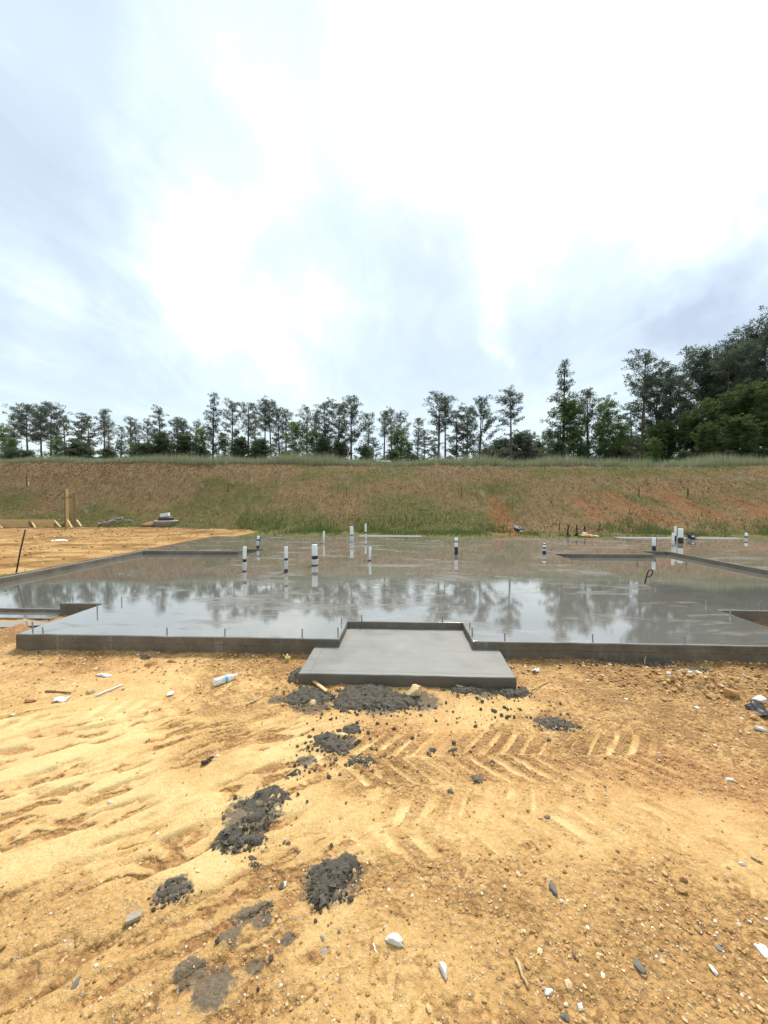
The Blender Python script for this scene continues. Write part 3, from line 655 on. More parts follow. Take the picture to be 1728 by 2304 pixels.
m_pad = simple('dry_pad_concrete', (.21, .20, .18), .8, .15, 12, .3)
def vary(name, stops, rough=.8, trans=0.0, spec=.3, sc=14., bump=0.0):
    m, t = mat(name); f = t.attr('tone'); g = t.noise(t.obj(), sc, 4, .6)
    f = t.math('ADD', f, t.math('MULTIPLY', t.math('SUBTRACT', g, .5), .35))
    c = t.ramp(f, stops)
    p = t.n('ShaderNodeBsdfPrincipled', i={'Base Color': c, 'Roughness': rough, 'Specular IOR Level': spec})
    if bump: t.nt.links.new(t.bump(t.math('ADD', t.noise(t.obj(), 130, 4, .7), t.math('MULTIPLY', t.noise(t.obj(), 45, 3, .6), 1.2)), bump, .012), p.inputs['Normal'])
    out = p.outputs[0]
    if trans:
        tr = t.n('ShaderNodeBsdfTranslucent', i={'Color': c}); out = t.n('ShaderNodeMixShader', i={0: trans, 1: out, 2: tr.outputs[0]}).outputs[0]
    t.n('ShaderNodeOutputMaterial', i={0: out}); return m
m_gravel = vary('gravel', [(0, (.20, .10, .04)), (.3, (.42, .24, .09)), (.6, (.58, .38, .17)), (.82, (.66, .5, .29)), (1, (.74, .7, .62))], .8, sc=90)
m_crumb = vary('cement_crumb', [(0, (.055, .046, .034)), (.5, (.12, .103, .078)), (1, (.20, .175, .137))], .8, spec=.2, sc=75, bump=1.0)
m_pine = vary('pine_needles', [(0, (.05, .07, .048)), (.5, (.088, .115, .075)), (1, (.13, .16, .095))], .6, .52, sc=.6)
m_pine2 = vary('pine_needles_hazed', [(0, (.08, .10, .082)), (.5, (.125, .152, .115)), (1, (.175, .205, .145))], .6, .55, sc=.6)  # paler needles carry the treeline's haze in their colour
m_leaf = vary('spring_leaves', [(0, (.07, .12, .035)), (.5, (.14, .215, .065)), (1, (.23, .31, .10))], .55, .5, sc=.6)
m_leafd = vary('dark_leaves', [(0, (.04, .066, .022)), (.5, (.088, .135, .04)), (1, (.155, .21, .066))], .5, .45, sc=.6)
m_cedar = vary('cedar_leaves', [(0, (.055, .075, .042)), (.5, (.09, .12, .062)), (1, (.135, .17, .08))], .6, .45, sc=.6)
m_grass = vary('crest_grass', [(0, (.15, .175, .08)), (.4, (.26, .29, .155)), (.75, (.38, .39, .25)), (1, (.50, .48, .34))], .7, .3, sc=.4)
m_tuft = vary('slope_tufts', [(0, (.16, .085, .045)), (.35, (.43, .32, .19)), (.6, (.28, .235, .10)), (.8, (.20, .205, .07)), (1, (.15, .215, .055))], .8, .25, sc=2)
m_green = vary('foot_grass', [(0, (.07, .10, .028)), (.5, (.12, .17, .045)), (1, (.21, .24, .09))], .7, .3, sc=2)
m_bark = simple('pine_bark', (.115, .085, .068), .9, .45, 3, .4, stretch=(3, 3, .6))
m_barkp = simple('sapling_bark', (.13, .11, .09), .9, .35, 5, .3)
m_pvc = simple('white_pvc', (.78, .78, .76), .35, .05, 8)
m_wrap = simple('foam_wrap', (.52, .52, .5), .6, .2, 40, .5)
m_tape = simple('black_tape', (.018, .018, .02), .4, .3, 30)
m_redc = simple('red_base_ring', (.16, .035, .03), .6, .4, 40)
m_blue = simple('blue_tubing', (.02, .06, .32), .4, .2, 20)
m_steel = simple('galvanised_steel', (.30, .29, .28), .45, .35, 60, .2, metal=.7)
m_rebar = simple('rusty_rebar', (.055, .04, .036), .7, .45, 30, .5, metal=.3)
m_pine_wood = simple('raw_lumber', (.60, .40, .18), .75, .28, 4, .2, stretch=(1, 6, 9))
m_old_wood = simple('weathered_wood', (.24, .145, .08), .85, .4, 5, .3, stretch=(6, 6, 1))
m_grey_wood = simple('grey_wood', (.33, .28, .21), .85, .35, 30, .2, stretch=(1, 5, 1))
m_splint = simple('splintered_wood', (.50, .36, .19), .8, .3, 30, .3)
m_stake = simple('survey_stake_wood', (.115, .06, .035), .9, .3, 12, .2)
m_fabric = simple('silt_fabric', (.014, .015, .017), .65, .4, 30, .4)
m_stone = simple('grey_field_stone', (.27, .25, .22), .85, .4, 4, .3)
m_white = simple('white_stone', (.62, .59, .53), .8, .16, 4, .25)
m_cream = simple('cream_stone', (.58, .43, .22), .85, .3, 5, .35)
m_clay = simple('clay_clod', (.47, .26, .10), .9, .4, 5, .4)
m_bank2 = simple('bank_clod', (.26, .16, .085), .95, .4, 9, .8)
m_gstone = simple('grey_pebble', (.15, .135, .11), .8, .3, 5, .3)
m_foam = simple('white_foam', (.80, .80, .79), .7, .06, 20, .2)
m_mh = simple('aged_concrete', (.36, .33, .27), .85, .25, 9, .4)
m_iron = simple('cast_iron', (.045, .043, .045), .6, .3, 20, .3)
m_lid = simple('grey_box_lid', (.12, .14, .14), .5, .25, 20, .2)
m_black = simple('black_plastic', (.02, .02, .022), .45, .3, 15)
m_paint = simple('white_vehicle_paint', (.78, .79, .80), .3, .03, 3)
m_rubber = simple('tyre_rubber', (.02, .02, .02), .8, .2, 10)
m_glass, t = mat('dark_glass'); finish(t, **{'Base Color': (.03, .035, .04, 1), 'Roughness': .05, 'Specular IOR Level': .6})
m_light, t = mat('tail_light_red'); finish(t, **{'Base Color': (.35, .02, .02, 1), 'Roughness': .2})
m_plastic, t = mat('clear_bottle_plastic')
p_ = t.n('ShaderNodeBsdfPrincipled', i={'Base Color': (.88, .9, .92, 1), 'Roughness': .12, 'IOR': 1.3})
tr = t.n('ShaderNodeBsdfTransparent', i={'Color': (.95, .97, .98, 1)})
lw = t.n('ShaderNodeLayerWeight', i={'Blend': .35})
t.n('ShaderNodeOutputMaterial', i={0: t.n('ShaderNodeMixShader', i={0: t.mapr(lw.outputs['Facing'], 0, .8, .45, .9, smooth=False), 1: tr.outputs[0], 2: p_.outputs[0]}).outputs[0]})
m_water, t = mat('puddle_water'); finish(t, **{'Base Color': (.25, .2, .13, 1), 'Roughness': .03, 'IOR': 1.6})
m_paper = simple('white_paper', (.75, .73, .7), .85, .08, 40, .2)
m_leaf1 = simple('fallen_leaf', (.55, .55, .16), .6, .2, 30)
m_wire = simple('overhead_wire', (.05, .05, .05), .6, .1, 5)

# ---------------------------------------------------------------- terrain
TOP = .2
def tread(x, y, cx, cy, ang, width, length, pitch, tana, curve, seed):
    ca, sa = math.cos(ang), math.sin(ang); dx = x-cx; dy = y-cy
    u = dx*ca+dy*sa; v = -dx*sa+dy*ca-curve*u*u
    av = np.abs(v); sgn = v > 0
    s = (u-av*tana+np.where(sgn, 0, pitch*.5)+.03*(fbm(x*4, y*4, seed, 2)-.5))/pitch
    ph = np.abs(s-np.floor(s)-.5)*2
    bar_ = ss(.45, .58, ph)
    edge = ss(width/2, width/2-.03, av)*ss(length/2, length/2-.25, np.abs(u))*ss(.0, .02, av)
    br = ss(.30, .5, fbm(x*3.1, y*3.1, seed+5, 3))
    return bar_*edge*br, edge*br
STAINS = [(480, 2225, .10), (430, 2190, .07), (555, 2060, .07), (520, 2110, .06), (590, 2075, .05), (650, 2115, .04), (575, 2170, .05), (390, 2005, .10),
          (570, 1830, .19), (520, 1890, .12), (745, 1985, .17), (770, 1960, .12), (700, 1585, .22), (850, 1585, .26), (950, 1580, .2), (760, 1670, .17), (690, 1710, .08), (1090, 1560, .16),
          (1245, 1628, .16), (1075, 1752, .06), (590, 2040, .05), (620, 1575, .1)]
STW = [(P(a, b_, 0), r_) for a, b_, r_ in STAINS]
def front(x, y):
    """height, pale, red, stain of the worked clay in front of the slab"""
    crumb = ss(.40, .62, fbm(x*1.3+3, y*1.6, 11, 4)+.10*ss(.5, 3, x)-.10*ss(-.5, -3, x))
    h = .035*(fbm(x*.8, y*.8, 21, 3)-.5)
    # wheel-scuffed diagonal ripples on the left
    lw_ = ss(.1, -.9, x+.25*(fbm(x*2, y*2, 31, 2)-.5))*ss(3.0, 2.5, y)
    rx = x*math.cos(R(38))+y*math.sin(R(38)); ry = -x*math.sin(R(38))+y*math.cos(R(38))
    rip = fbm(rx*3.2, ry*12.5, 41, 3, .45); rip2 = fbm(rx*7+2, ry*22, 43, 2)
    h = h+lw_*(.030*(ss(.34, .62, rip)-.5)+.008*(rip2-.5))
    tA, eA = tread(x, y, .62, 2.42, R(3), .50, 2.3, .135, .85, -.02, 51)
    tB, eB = tread(x, y, .55, 1.93, R(9), .40, 1.7, .15, .6, .03, 57)
    tC, eC = tread(x, y, -2.2, 2.75, R(24), .42, 2.6, .15, .5, .03, 59)
    ed = np.maximum(np.maximum(eA, eB*.7), eC*.5)
    tr_ = np.maximum(np.maximum(tA, tB*.7), tC*.5)
    h = h+.016*ed*(.35-tr_)
    rough = crumb*(1-.75*tr_)*(1-.55*lw_)
    h = h+.016*(fbm(x*7, y*7, 61, 3)-.5)*(.5+rough)+.013*(fbm(x*24, y*24, 71, 3, .6)-.5)*(.35+rough)+.008*(vn(x*60, y*60, 75)-.5)*(.3+rough)
    # banked spoil at the foot of the slab
    band = np.exp(-np.clip(3.86-y, 0, 9)/.22)
    h = h+band*(.035+.05*(fbm(x*5, y*5, 81, 3)-.5))+.05*np.exp(-((y-3.2)/.13)**2)*ss(1.15, 1.0, np.abs(x-.04))*fbm(x*6, y*6, 83, 3)
    h = h+.09*np.exp(-(((x-2.75)/.55)**2+((y-3.42+.22*(x-2.75))/.16)**2))*(.6+.8*fbm(x*6, y*6, 85, 3))
    pale_ = .52-.34*crumb+.26*lw_*ss(.36, .6, rip)-.16*lw_*ss(.4, .2, rip)+.46*tr_-.10*ed+.5*(fbm(x*.9+7, y*.9, 91, 3)-.5)-.20*band
    pale_ = pale_+.07*np.exp(-((x-.35)**2/1.2+(y-2.3)**2/.35))+.10*np.exp(-((x+1.7)**2/2+(y-2.4)**2/.6))
    red_ = ss(.45, .62, fbm(x*1.1-4, y*1.4, 95, 4))*(.35+.65*ss(.8, 2.2, x))*ss(1.6, 2.8, y)
    st = np.zeros_like(x)
    for (p, r_) in STW:
        d2 = ((x-p.x)**2+((y-p.y)*1.2)**2)/(r_*r_); st = np.maximum(st, np.exp(-d2*1.1))
    return h, pale_, red_, st
CX = [-60, -23, -8, 0, 10, 25, 60]; CZ = [4.85, 4.78, 4.5, 4.33, 4.28, 4.18, 4.1]
BX = [-60, -14, -6, 6, 20, 60]; BY = [22, 21.3, 18.8, 18.2, 17.6, 17]
def crest_z(x): return np.interp(x, CX, CZ)+.28*(fbm(np.asarray(x, float)*.33, np.asarray(x, float)*0+3, 161, 3)-.5)
def terrain(x, y):
    base = .0+.15*ss(4.9, 7.5, y)
    by = np.interp(x, BX, BY); cz = crest_z(x)
    tt_ = np.clip((y-by)/(28.5-by), 0, 1.0)
    prof = tt_+.035*np.sin(tt_*math.pi*2)*-1
    prof = np.where(tt_ > .94, prof-.02*ss(.94, 1, tt_), prof)
    z = base+(cz-base)*prof
    z = z-.35*ss(28.6, 36, y)+.6*ss(60, 160, y)
    return z
def ground_z(x, y):
    x = np.atleast_1d(np.asarray(x, float)); y = np.atleast_1d(np.asarray(y, float))
    return terrain(x, y)+front(x, y)[0]*ss(6, 4.5, y)
def gz(x, y): return float(ground_z(x, y)[0])
def G(px, py, it=4):                  # photo position -> point on the worked ground
    z = 0.0
    for _ in range(it): p = P(px, py, z); z = gz(p.x, p.y)
    return Vector((p.x, p.y, z))
def grid(xs, ys):
    X, Y = np.meshgrid(xs, ys); nx, ny = len(xs), len(ys)
    i = np.arange(nx*ny).reshape(ny, nx)
    F = np.stack([i[:-1, :-1], i[:-1, 1:], i[1:, 1:], i[1:, :-1]], -1).reshape(-1, 4)
    return X.ravel(), Y.ravel(), F

xs = np.arange(-5.6, 5.6, .0115)
ys = np.concatenate([np.arange(.85, 2.2, .009), np.arange(2.2, 4.0, .0125), np.arange(4.0, 5.3, .03)])
X, Y, F = grid(xs, ys); h, pa, re_, st = front(X, Y); h = h*ss(6, 4.5, Y)+terrain(X, Y)
tag(link('ground', mesh('ground', np.stack([X, Y, h], -1), F, {'pale': pa, 'red': re_, 'stain': st}, True, m_dirt)), kind='structure')
# rest of the dirt yard (left of the slab) and the far plain: one coarse sheet lying just below
xs = np.concatenate([-np.geomspace(200, 32, 22), np.arange(-31, -7.0, .085), np.arange(-7, 30, .8), np.geomspace(31, 200, 22)])
ys = np.concatenate([np.arange(-60, 4.6, 2.5), np.arange(4.6, 22.5, .085), np.arange(23, 60, 1.2), np.geomspace(62, 190, 26)])
X, Y, F = grid(xs, ys)
yard = ss(4.6, 6, Y)*ss(24, 20, Y)
h = terrain(X, Y)-.05*ss(5.6, 5.0, Y)+yard*(.05*(fbm(X*1.1, Y*1.1, 121, 3)-.5)+.045*(fbm(X*4.5, Y*4.5, 123, 4, .6)-.5))-.5*ss(np.interp(X, BX, BY)-.3, np.interp(X, BX, BY)+.8, Y)-.3*ss(-6.5, -5.5, X)*ss(14.5, 15.1, Y)-.05*(1-ss(-7.4, -7.7, X))*yard
h = np.where((X > -7.45) & (X < 16) & (Y > 3.5) & (Y < 15.2), -.25, h)
h = h+.12*yard*np.exp(-(((X+9.2)/2.0)**2+((Y-17.6)/1.1)**2))*fbm(X*3, Y*3, 125, 3)*2
pa = .56+1.0*(fbm(X*1.0, Y*2.4, 127, 4)-.5)+.6*(fbm(X*5, Y*6, 131, 3)-.5)-.15*ss(17, 21, Y); re_ = ss(.5, .68, fbm(X*.9, Y*1.8, 129, 4))*.6
tag(link('ground', mesh('ground', np.stack([X, Y, h], -1), F, {'pale': pa, 'red': re_, 'stain': X*0}, True, m_dirt)), kind='structure')
# embankment
xs = np.concatenate([np.arange(-62, -32, .5), np.arange(-32, 34, .085), np.arange(34, 70, .5)]); ys = np.concatenate([np.arange(15.2, 29.5, .085), np.arange(29.5, 60, 1.0)])
X, Y, F = grid(xs, ys)
by = np.interp(X, BX, BY); tt_ = np.clip((Y-by)/(28.5-by), 0, 1.1)
def bank_rel(x, y):
    r1 = fbm(x*1.2, y*.45, 141, 4); r2 = fbm(x*4.5, y*3.5, 143, 4, .6)
    r3 = np.abs(fbm(x*2.1+.5*fbm(x*.6, y*.6, 145, 2)+.12*y, y*.22, 149, 3)-.5)*2
    return .30*(r1-.5)+.15*(r2-.5)-.10*ss(.18, 0, r3)
def bank_z(x, y):
    x = np.atleast_1d(np.asarray(x, float)); y = np.atleast_1d(np.asarray(y, float))
    by = np.interp(x, BX, BY); k_ = ss(by-.8, by+.8, y)*(1-.75*ss(27.3, 28.4, y))
    gul = -.35*np.exp(-((x-5.2-.15*(y-20))/.55)**2)*ss(18.5, 20, y)*ss(25.5, 23.5, y)
    return terrain(x, y)+bank_rel(x, y)*k_+.03*(fbm(x*5, y*5, 147, 3)-.5)+gul-.3*ss(-6.8, -8.2, x)*ss(by-.1, by-1.0, y)
h = bank_z(X, Y)
def bank_masks(X, Y):
    by = np.interp(X, BX, BY); tt_ = np.clip((Y-by)/(28.5-by), 0, 1.1)
    gn = fbm(X*.32, Y*.5, 151, 4)
    low = ss(.62, .12, tt_)*ss(16, 4, X)
    gr = .28+1.6*(gn-.5)+.42*low*ss(14, 2, X)+.40*ss(.62, .85, tt_)*ss(4, 12, X)+.9*ss(.03, -.02, (Y-by)/9)-.45*ss(.55, .85, tt_)*ss(-3, -12, X)+.15*np.exp(-((X+1)/6)**2)
    ba = .15+.6*(fbm(X*.45+9, Y*.7, 153, 4)-.5)+.8*(fbm(X*1.6+.5*Y, Y*.28, 155, 4)-.5)+.42*ss(7, 12, X)*ss(.7, .45, tt_)*ss(.02, .15, tt_)+.7*np.exp(-(((X-5.2-.15*(Y-20))/.8)**2))*ss(.75, .3, tt_)
    return gr, ba, tt_
gr_, ba_, _ = bank_masks(X, Y)
tag(link('embankment', mesh('embankment', np.stack([X, Y, h], -1), F, {'green': gr_, 'bare': ba_}, True, m_bank)), kind='structure')
def B(px, py):                        # photo position -> point on the embankment
    for Y_ in np.arange(15.5, 30, .04):
        p = D(px, py, Y_)
        if p.z <= bank_z(p.x, Y_)[0]: return Vector((p.x, Y_, bank_z(p.x, Y_)[0]))
    return p

# ---------------------------------------------------------------- the slab
def prism(name, outline, top, bottom, m, bev=.016, jit=.004, step=.16, seed=1, parent=None):
    rs = np.random.default_rng(seed); pts = []
    n = len(outline)
    for i in range(n):
        a = Vector(outline[i]); b_ = Vector(outline[(i+1) % n]); L = (b_-a).length; kk = max(1, int(L/step))
        nrm = Vector((b_.y-a.y, a.x-b_.x))/max(L, 1e-6)
        for j in range(kk):
            p = a.lerp(b_, j/kk)
            if j > 0: p = p+nrm*float(rs.normal(0, jit))
            pts.append(p)
    bm = bmesh.new(); vt = [bm.verts.new((p.x, p.y, top)) for p in pts]
    f = bm.faces.new(vt)
    if f.normal.z < 0: f.normal_flip()
    r = bmesh.ops.extrude_face_region(bm, geom=[f]); vb = [e for e in r['geom'] if isinstance(e, bmesh.types.BMVert)]
    newf = [e for e in r['geom'] if isinstance(e, bmesh.types.BMFace)][0]
    for v_ in f.verts: v_.co.z = bottom
    bm.normal_update()
    es = [e for e in newf.edges]
    bmesh.ops.bevel(bm, geom=es, offset=bev, segments=3, affect='EDGES', profile=.5)
    return link(name, from_bm(name, bm, m), parent)
slab = empty('foundation_slab', (0, 3.86, 0), 'wet grey concrete house foundation slab with stepped stoop and two lower garage floors', 'foundation')
def child(o): o.parent = slab; o.matrix_parent_inverse = Matrix.Translation((0, -3.86, 0)); return o
main_o = [(-4.08, 3.86), (-.63, 3.86), (-.63, 4.45), (.71, 4.45), (.71, 3.86), (4.10, 3.86), (4.10, 5.12), (4.78, 5.12), (4.78, 5.28), (4.11, 5.28),
          (4.09, 10.53), (6.74, 10.55), (6.74, 11.2), (7.5, 11.2), (7.49, 5.28), (7.2, 5.28), (7.2, 5.12), (7.66, 5.12), (7.66, 3.9), (15.8, 3.9), (15.8, 14.92),
          (-7.57, 15.22), (-7.52, 5.07), (-7.2, 5.07), (-7.2, 5.22), (-7.36, 5.22), (-7.37, 10.65), (-4.61, 10.66), (-4.61, 11.22), (-4.06, 11.22), (-4.09, 5.22), (-4.71, 5.22), (-4.71, 5.07), (-4.09, 5.07)]
child(prism('house_floor', main_o, TOP, -.25, m_slab, seed=3))
child(prism('garage_floor', [(-7.42, 5.13), (-4.03, 5.13), (-4.0, 11.26), (-7.42, 11.26)], .1, -.2, m_garage, seed=4))
child(prism('garage_floor', [(4.05, 5.2), (7.55, 5.2), (7.55, 11.26), (4.05, 11.26)], .1, -.2, m_garage, seed=5))
child(prism('door_ledge', [(-7.25, 4.86), (-4.66, 4.86), (-4.66, 5.16), (-7.25, 5.16)], .052, -.2, m_garage, seed=6))
child(prism('stoop', [(-.89, 3.24), (.97, 3.25), (.98, 3.9), (.76, 3.9), (.76, 4.5), (-.68, 4.5), (-.68, 3.9), (-.89, 3.9)], .12, -.2, m_porch, bev=.014, seed=8))
# anchor bolts cast into the rim: (photo x, photo y of the foot, height)
BOLTS = [(74, 1422, .11), (97, 1425, .065), (376, 1427, .072), (506, 1430, .075), (680, 1432, .08), (761, 1430, .085), (768, 1402, .065), (814, 1398, .075),
         (995, 1398, .065), (1057, 1410, .05), (1063, 1428, .08), (1136, 1438, .07), (1334, 1443, .075), (1540, 1447, .075), (1643, 1386, .075), (1679, 1371, .07), (1708, 1371, .075),
         (219, 1379, .10), (274, 1356, .08), (164, 1352, .05), (203, 1354, .05), (361, 1317, .06), (435, 1292, .06), (500, 1270, .05),
         (11, 1295, .05), (57, 1286, .05), (140, 1270, .05), (215, 1257, .05), (273, 1247, .05),
         (1275, 1256, .05), (1314, 1269, .05), (1354, 1282, .06), (1428, 1308, .055), (1474, 1324, .06), (1588, 1362, .06), (1660, 1266, .06), (1580, 1252, .05)]
bm = bmesh.new()
for k_ in range(9): bmesh.ops.create_cone(bm, cap_ends=True, segments=8, radius1=.0078, radius2=.0068, depth=1/9., matrix=Matrix.Translation((0, 0, (k_+.5)/9)))
bolt_me = from_bm('anchor_bolt', bm, m_steel)
for i, (px, py, hh_) in enumerate(BOLTS):
    p = P(px, py, TOP); child(link('anchor_bolt', bolt_me, None, p-Vector((0, 0, .004)), (random.uniform(-.05, .05), random.uniform(-.07, .07), 0), (1, 1, hh_+.004)))

# ---------------------------------------------------------------- pipes standing out of the slab
def pipe(px, py, ptop, wpx, label, segs, tilt=0.0, slot=False, name='vent_pipe', dome=False, blue=False, ring=False):
    """segs: list of (from, to, kind) along the height; kinds pvc / tape / wrap"""
    p = P(px, py, TOP); d = p.y; top = D(px, ptop, d).z; H_ = top-TOP; r_ = wpx*d/866/2*.98
    e = empty(name, p, label, 'pipe', 'pipe stubs rising from the slab')
    e.rotation_euler = (random.uniform(-.03, .03), tilt+random.uniform(-.035, .035), 0)
    prof = [(r_, -.02), (r_, H_-.006), (r_*.97, H_)]
    if dome: prof = [(r_, -.02), (r_, H_*.8), (r_*.92, H_*.9), (r_*.65, H_*.97), (r_*.2, H_)]
    lathe('pipe_wall', prof, m_pvc, e)
    for a, b_, kd in segs:
        rr = r_*(1.05 if kd == 'tape' else 1.12 if kd == 'wrap' else 1.03)
        n = 7; pr = []
        for k_ in range(n):
            z = H_*(a+(b_-a)*k_/(n-1)); j = 1+(random.uniform(-.06, .09) if kd == 'wrap' else random.uniform(-.01, .02))
            pr.append((rr*j, z))
        lathe({'tape': 'tape_band', 'wrap': 'foam_sleeve', 'pvc': 'coupling'}[kd], pr, {'tape': m_tape, 'wrap': m_wrap, 'pvc': m_pvc}[kd], e, cap=True)
    if ring: lathe('base_ring', [(r_*1.25, 0), (r_*1.25, .018), (r_*1.14, .024)], m_redc, e)
    if blue: tube('blue_tube', [(r_*1.1, 0, H_*.25), (r_*1.15, 0, H_*.7), (r_*1.3, 0, H_*1.02)], .014, m_blue, e, 8)
    if slot: box('floor_slot', (0, 0, .001), (.30, .09, .006), m_fabric, e, bev=.002)
    return e
pipe(580, 1233, 1206, 6.6, 'short leaning white pipe with black bands and blue tube at the left garage corner', [(.0, .22, 'tape'), (.22, .6, 'wrap'), (.62, .75, 'tape')], .10, blue=True)
pipe(550, 1285.5, 1230, 8.4, 'white pipe with one black band, leftmost of the near row of pipes', [(.02, .38, 'wrap'), (.38, .51, 'tape')], ring=True)
pipe(643.5, 1288, 1230, 8.2, 'white pipe with torn wrap and black foot, second of the near row', [(.0, .13, 'tape'), (.13, .46, 'wrap'), (.47, .56, 'tape')], ring=True)
pipe(709, 1272, 1225, 13.2, 'thickest white pipe with wide black band in the near row', [(.02, .3, 'wrap'), (.3, .47, 'tape')], ring=True)
pipe(728, 1223, 1195, 4.4, 'thin plain white pipe just behind the thickest pipe', [], slot=True)
pipe(792, 1219, 1181, 8, 'tall white pipe with black rim and wrapped lower half near the back edge', [(.0, .37, 'wrap'), (.36, .43, 'tape'), (.95, 1.0, 'tape')])
pipe(823, 1212, 1178, 4.3, 'thin tall white pipe with a black ring at the back edge', [(.34, .44, 'tape')])
pipe(832, 1261.5, 1231, 6, 'thin white pipe rising from a dark floor slot in mid slab', [], slot=True, ring=True)
pipe(1026.5, 1245, 1210, 7.6, 'white pipe with black lower half standing alone right of centre', [(.0, .42, 'tape'), (.72, .8, 'tape')])
pipe(1224.5, 1246, 1222, 7.2, 'short round-topped pipe wrapped in black and white by the right garage corner', [(.0, .3, 'tape'), (.3, .5, 'wrap'), (.5, .64, 'tape'), (.86, .95, 'tape')], dome=True)
pipe(1471.5, 1238, 1210, 7.2, 'white pipe with black foot and blue tube on the right garage rim', [(.0, .36, 'tape')], blue=True)
pipe(1514, 1228, 1199, 5.4, 'thin white pipe, front one of the right-hand cluster', [], slot=True)
pipe(1519, 1217, 1184, 4.8, 'thin tall white pipe, rear one of the right-hand cluster', [(.0, .35, 'tape')])
pipe(1531.5, 1221, 1188.6, 9.8, 'thick white pipe with black lower third in the right-hand cluster', [(.0, .36, 'tape')])
pipe(1679, 1214, 1199, 5.8, 'short white pipe with a black band farthest right at the back edge', [(.28, .5, 'tape')], dome=True)
# bent rebar loop
p = P(1451, 1312, TOP); d = p.y
lp = [D(a, b_, d)-p for a, b_ in [(1451, 1313), (1454, 1301), (1457.5, 1289), (1461, 1283.5), (1465, 1281.5), (1469, 1283), (1470.5, 1288), (1468.5, 1294), (1464.5, 1298.5), (1460, 1298.5), (1458, 1296)]]
o = tube('rebar_loop', [(q.x, q.y+.004*i, q.z) for i, q in enumerate(lp)], .011, m_rebar, loc=p); tag(o, 'dark bent rebar hook curled like a cane on the slab edge', 'rebar')
p = P(34.6, 1287, .17); q = D(57, 1192, p.y)-p
o = tube('rebar_rod', [(0, 0, -.1), (q.x*.5, q.y, q.z*.5), (q.x, q.y, q.z)], .014, m_rebar, loc=p); tag(o, 'straight dark rebar rod leaning in the dirt beside the left curb', 'rebar')

# ---------------------------------------------------------------- behind the slab
for (x0, x1, lab) in [(806, 950, 'pale concrete patio pad behind the middle of the slab'), (1372, 1640, 'pale concrete patio pad behind the right-hand pipe cluster')]:
    a = P(x0, 1207, .2); b_ = P(x1, 1208, .2); yb = 15.3 if x0 < 1000 else 15.02
    o = prism('patio_pad', [(a.x, yb), (b_.x, yb), (b_.x, yb+.6), (a.x, yb+.6)], .205, 0, m_pad, seed=x0); tag(o, lab, 'patio pad', 'patio pads behind the slab')
# small black carrying machine on the rear of the slab
p = P(1555.5, 1214, TOP); e = empty('machine_case', p, 'small black boxy machine with tube frame and pale sticker on the rear slab', 'machine')
box('case_body', (0, 0, .115), (.17, .16, .17), m_black, e, bev=.02)
box('sticker', (.005, -.0825, .13), (.10, .006, .05), m_paper, e, bev=.001)
box('red_mark', (.04, -.0865, .137), (.035, .004, .012), m_light, e, bev=.001)
for sx_ in (-.1, .1):
    tube('frame_tube', [(sx_, -.09, 0), (sx_, -.09, .24), (sx_*.9, -.05, .265), (sx_*.9, .05, .265), (sx_, .09, .24), (sx_, .09, 0)], .011, m_iron, e)
tube('carry_handle', [(-.09, 0, .265), (.09, 0, .265)], .012, m_iron, e)
tube('frame_tube', [(-.1, -.09, .02), (.1, -.09, .02)], .011, m_iron, e)

def blob(name, seed, sc=(1, 1, 1), sub=3, amp=.35, fr=1.6, m=None, flat=False, cuts=6):
    bm = bmesh.new(); bmesh.ops.create_icosphere(bm, subdivisions=sub, radius=.5)
    V = np.array([v_.co[:] for v_ in bm.verts]); rs = np.random.default_rng(seed)
    off = rs.uniform(-50, 50, 6)
    nn = (fbm(V[:, 0]*fr*2+off[0], V[:, 1]*fr*2+V[:, 2]*1.7*fr+off[1], seed, 4, .55)+fbm(V[:, 2]*fr*2+off[2], V[:, 0]*fr*1.3-V[:, 1]*fr+off[3], seed+3, 4, .55))-1
    V = V*(1+amp*2*nn)[:, None]
    for _ in range(cuts):             # knocked-off facets
        n_ = rs.normal(size=3); n_ /= np.linalg.norm(n_); c_ = rs.uniform(.22, .40); dd = V@n_; V = V-np.outer(np.clip(dd-c_, 0, None), n_)*.85
    V = V*np.array(sc)
    for v_, c_ in zip(bm.verts, V): v_.co = c_
    return from_bm(name, bm, m, not flat)
def rock(name, p, s, label, m, seed, cat='stone', group=None, flat=(1, .8, .55), rz=None, sink=.25):
    me = blob(name, seed, flat, 4, .42, 2.0, m, cuts=14)
    zs = [v_.co.z for v_ in me.vertices]
    o = link(name, me, None, Vector(p)+Vector((0, 0, -min(zs)*s*(1-sink)-s*.02)), (0, 0, random.uniform(0, 6) if rz is None else rz), s)
    return tag(o, label, cat, group)
# heap of grey stones
smeshes = [blob('field_stone', 300+i, (1, .85, .7), 2, .3, 1.5, m_stone) for i in range(5)]
for i in range(30):
    heap = i >= 10; px = random.uniform(240, 290) if heap else random.uniform(183, 268)
    bp = B(px, 1181 if heap else 1182); s_ = random.uniform(.15, .28)
    zh = random.uniform(0, .42) if heap else .02
    q = bp+Vector((0, random.uniform(-.3, .5), .08+zh*max(0, 1-abs(px-265)/28)))
    o = link('field_stone', smeshes[i % 5], None, q, (random.uniform(0, 6), random.uniform(0, 6), random.uniform(0, 6)), s_)
    tag(o, 'rough grey stone in the stone heap at the foot of the grassy bank', 'stone', 'grey stones heaped at the bank foot')
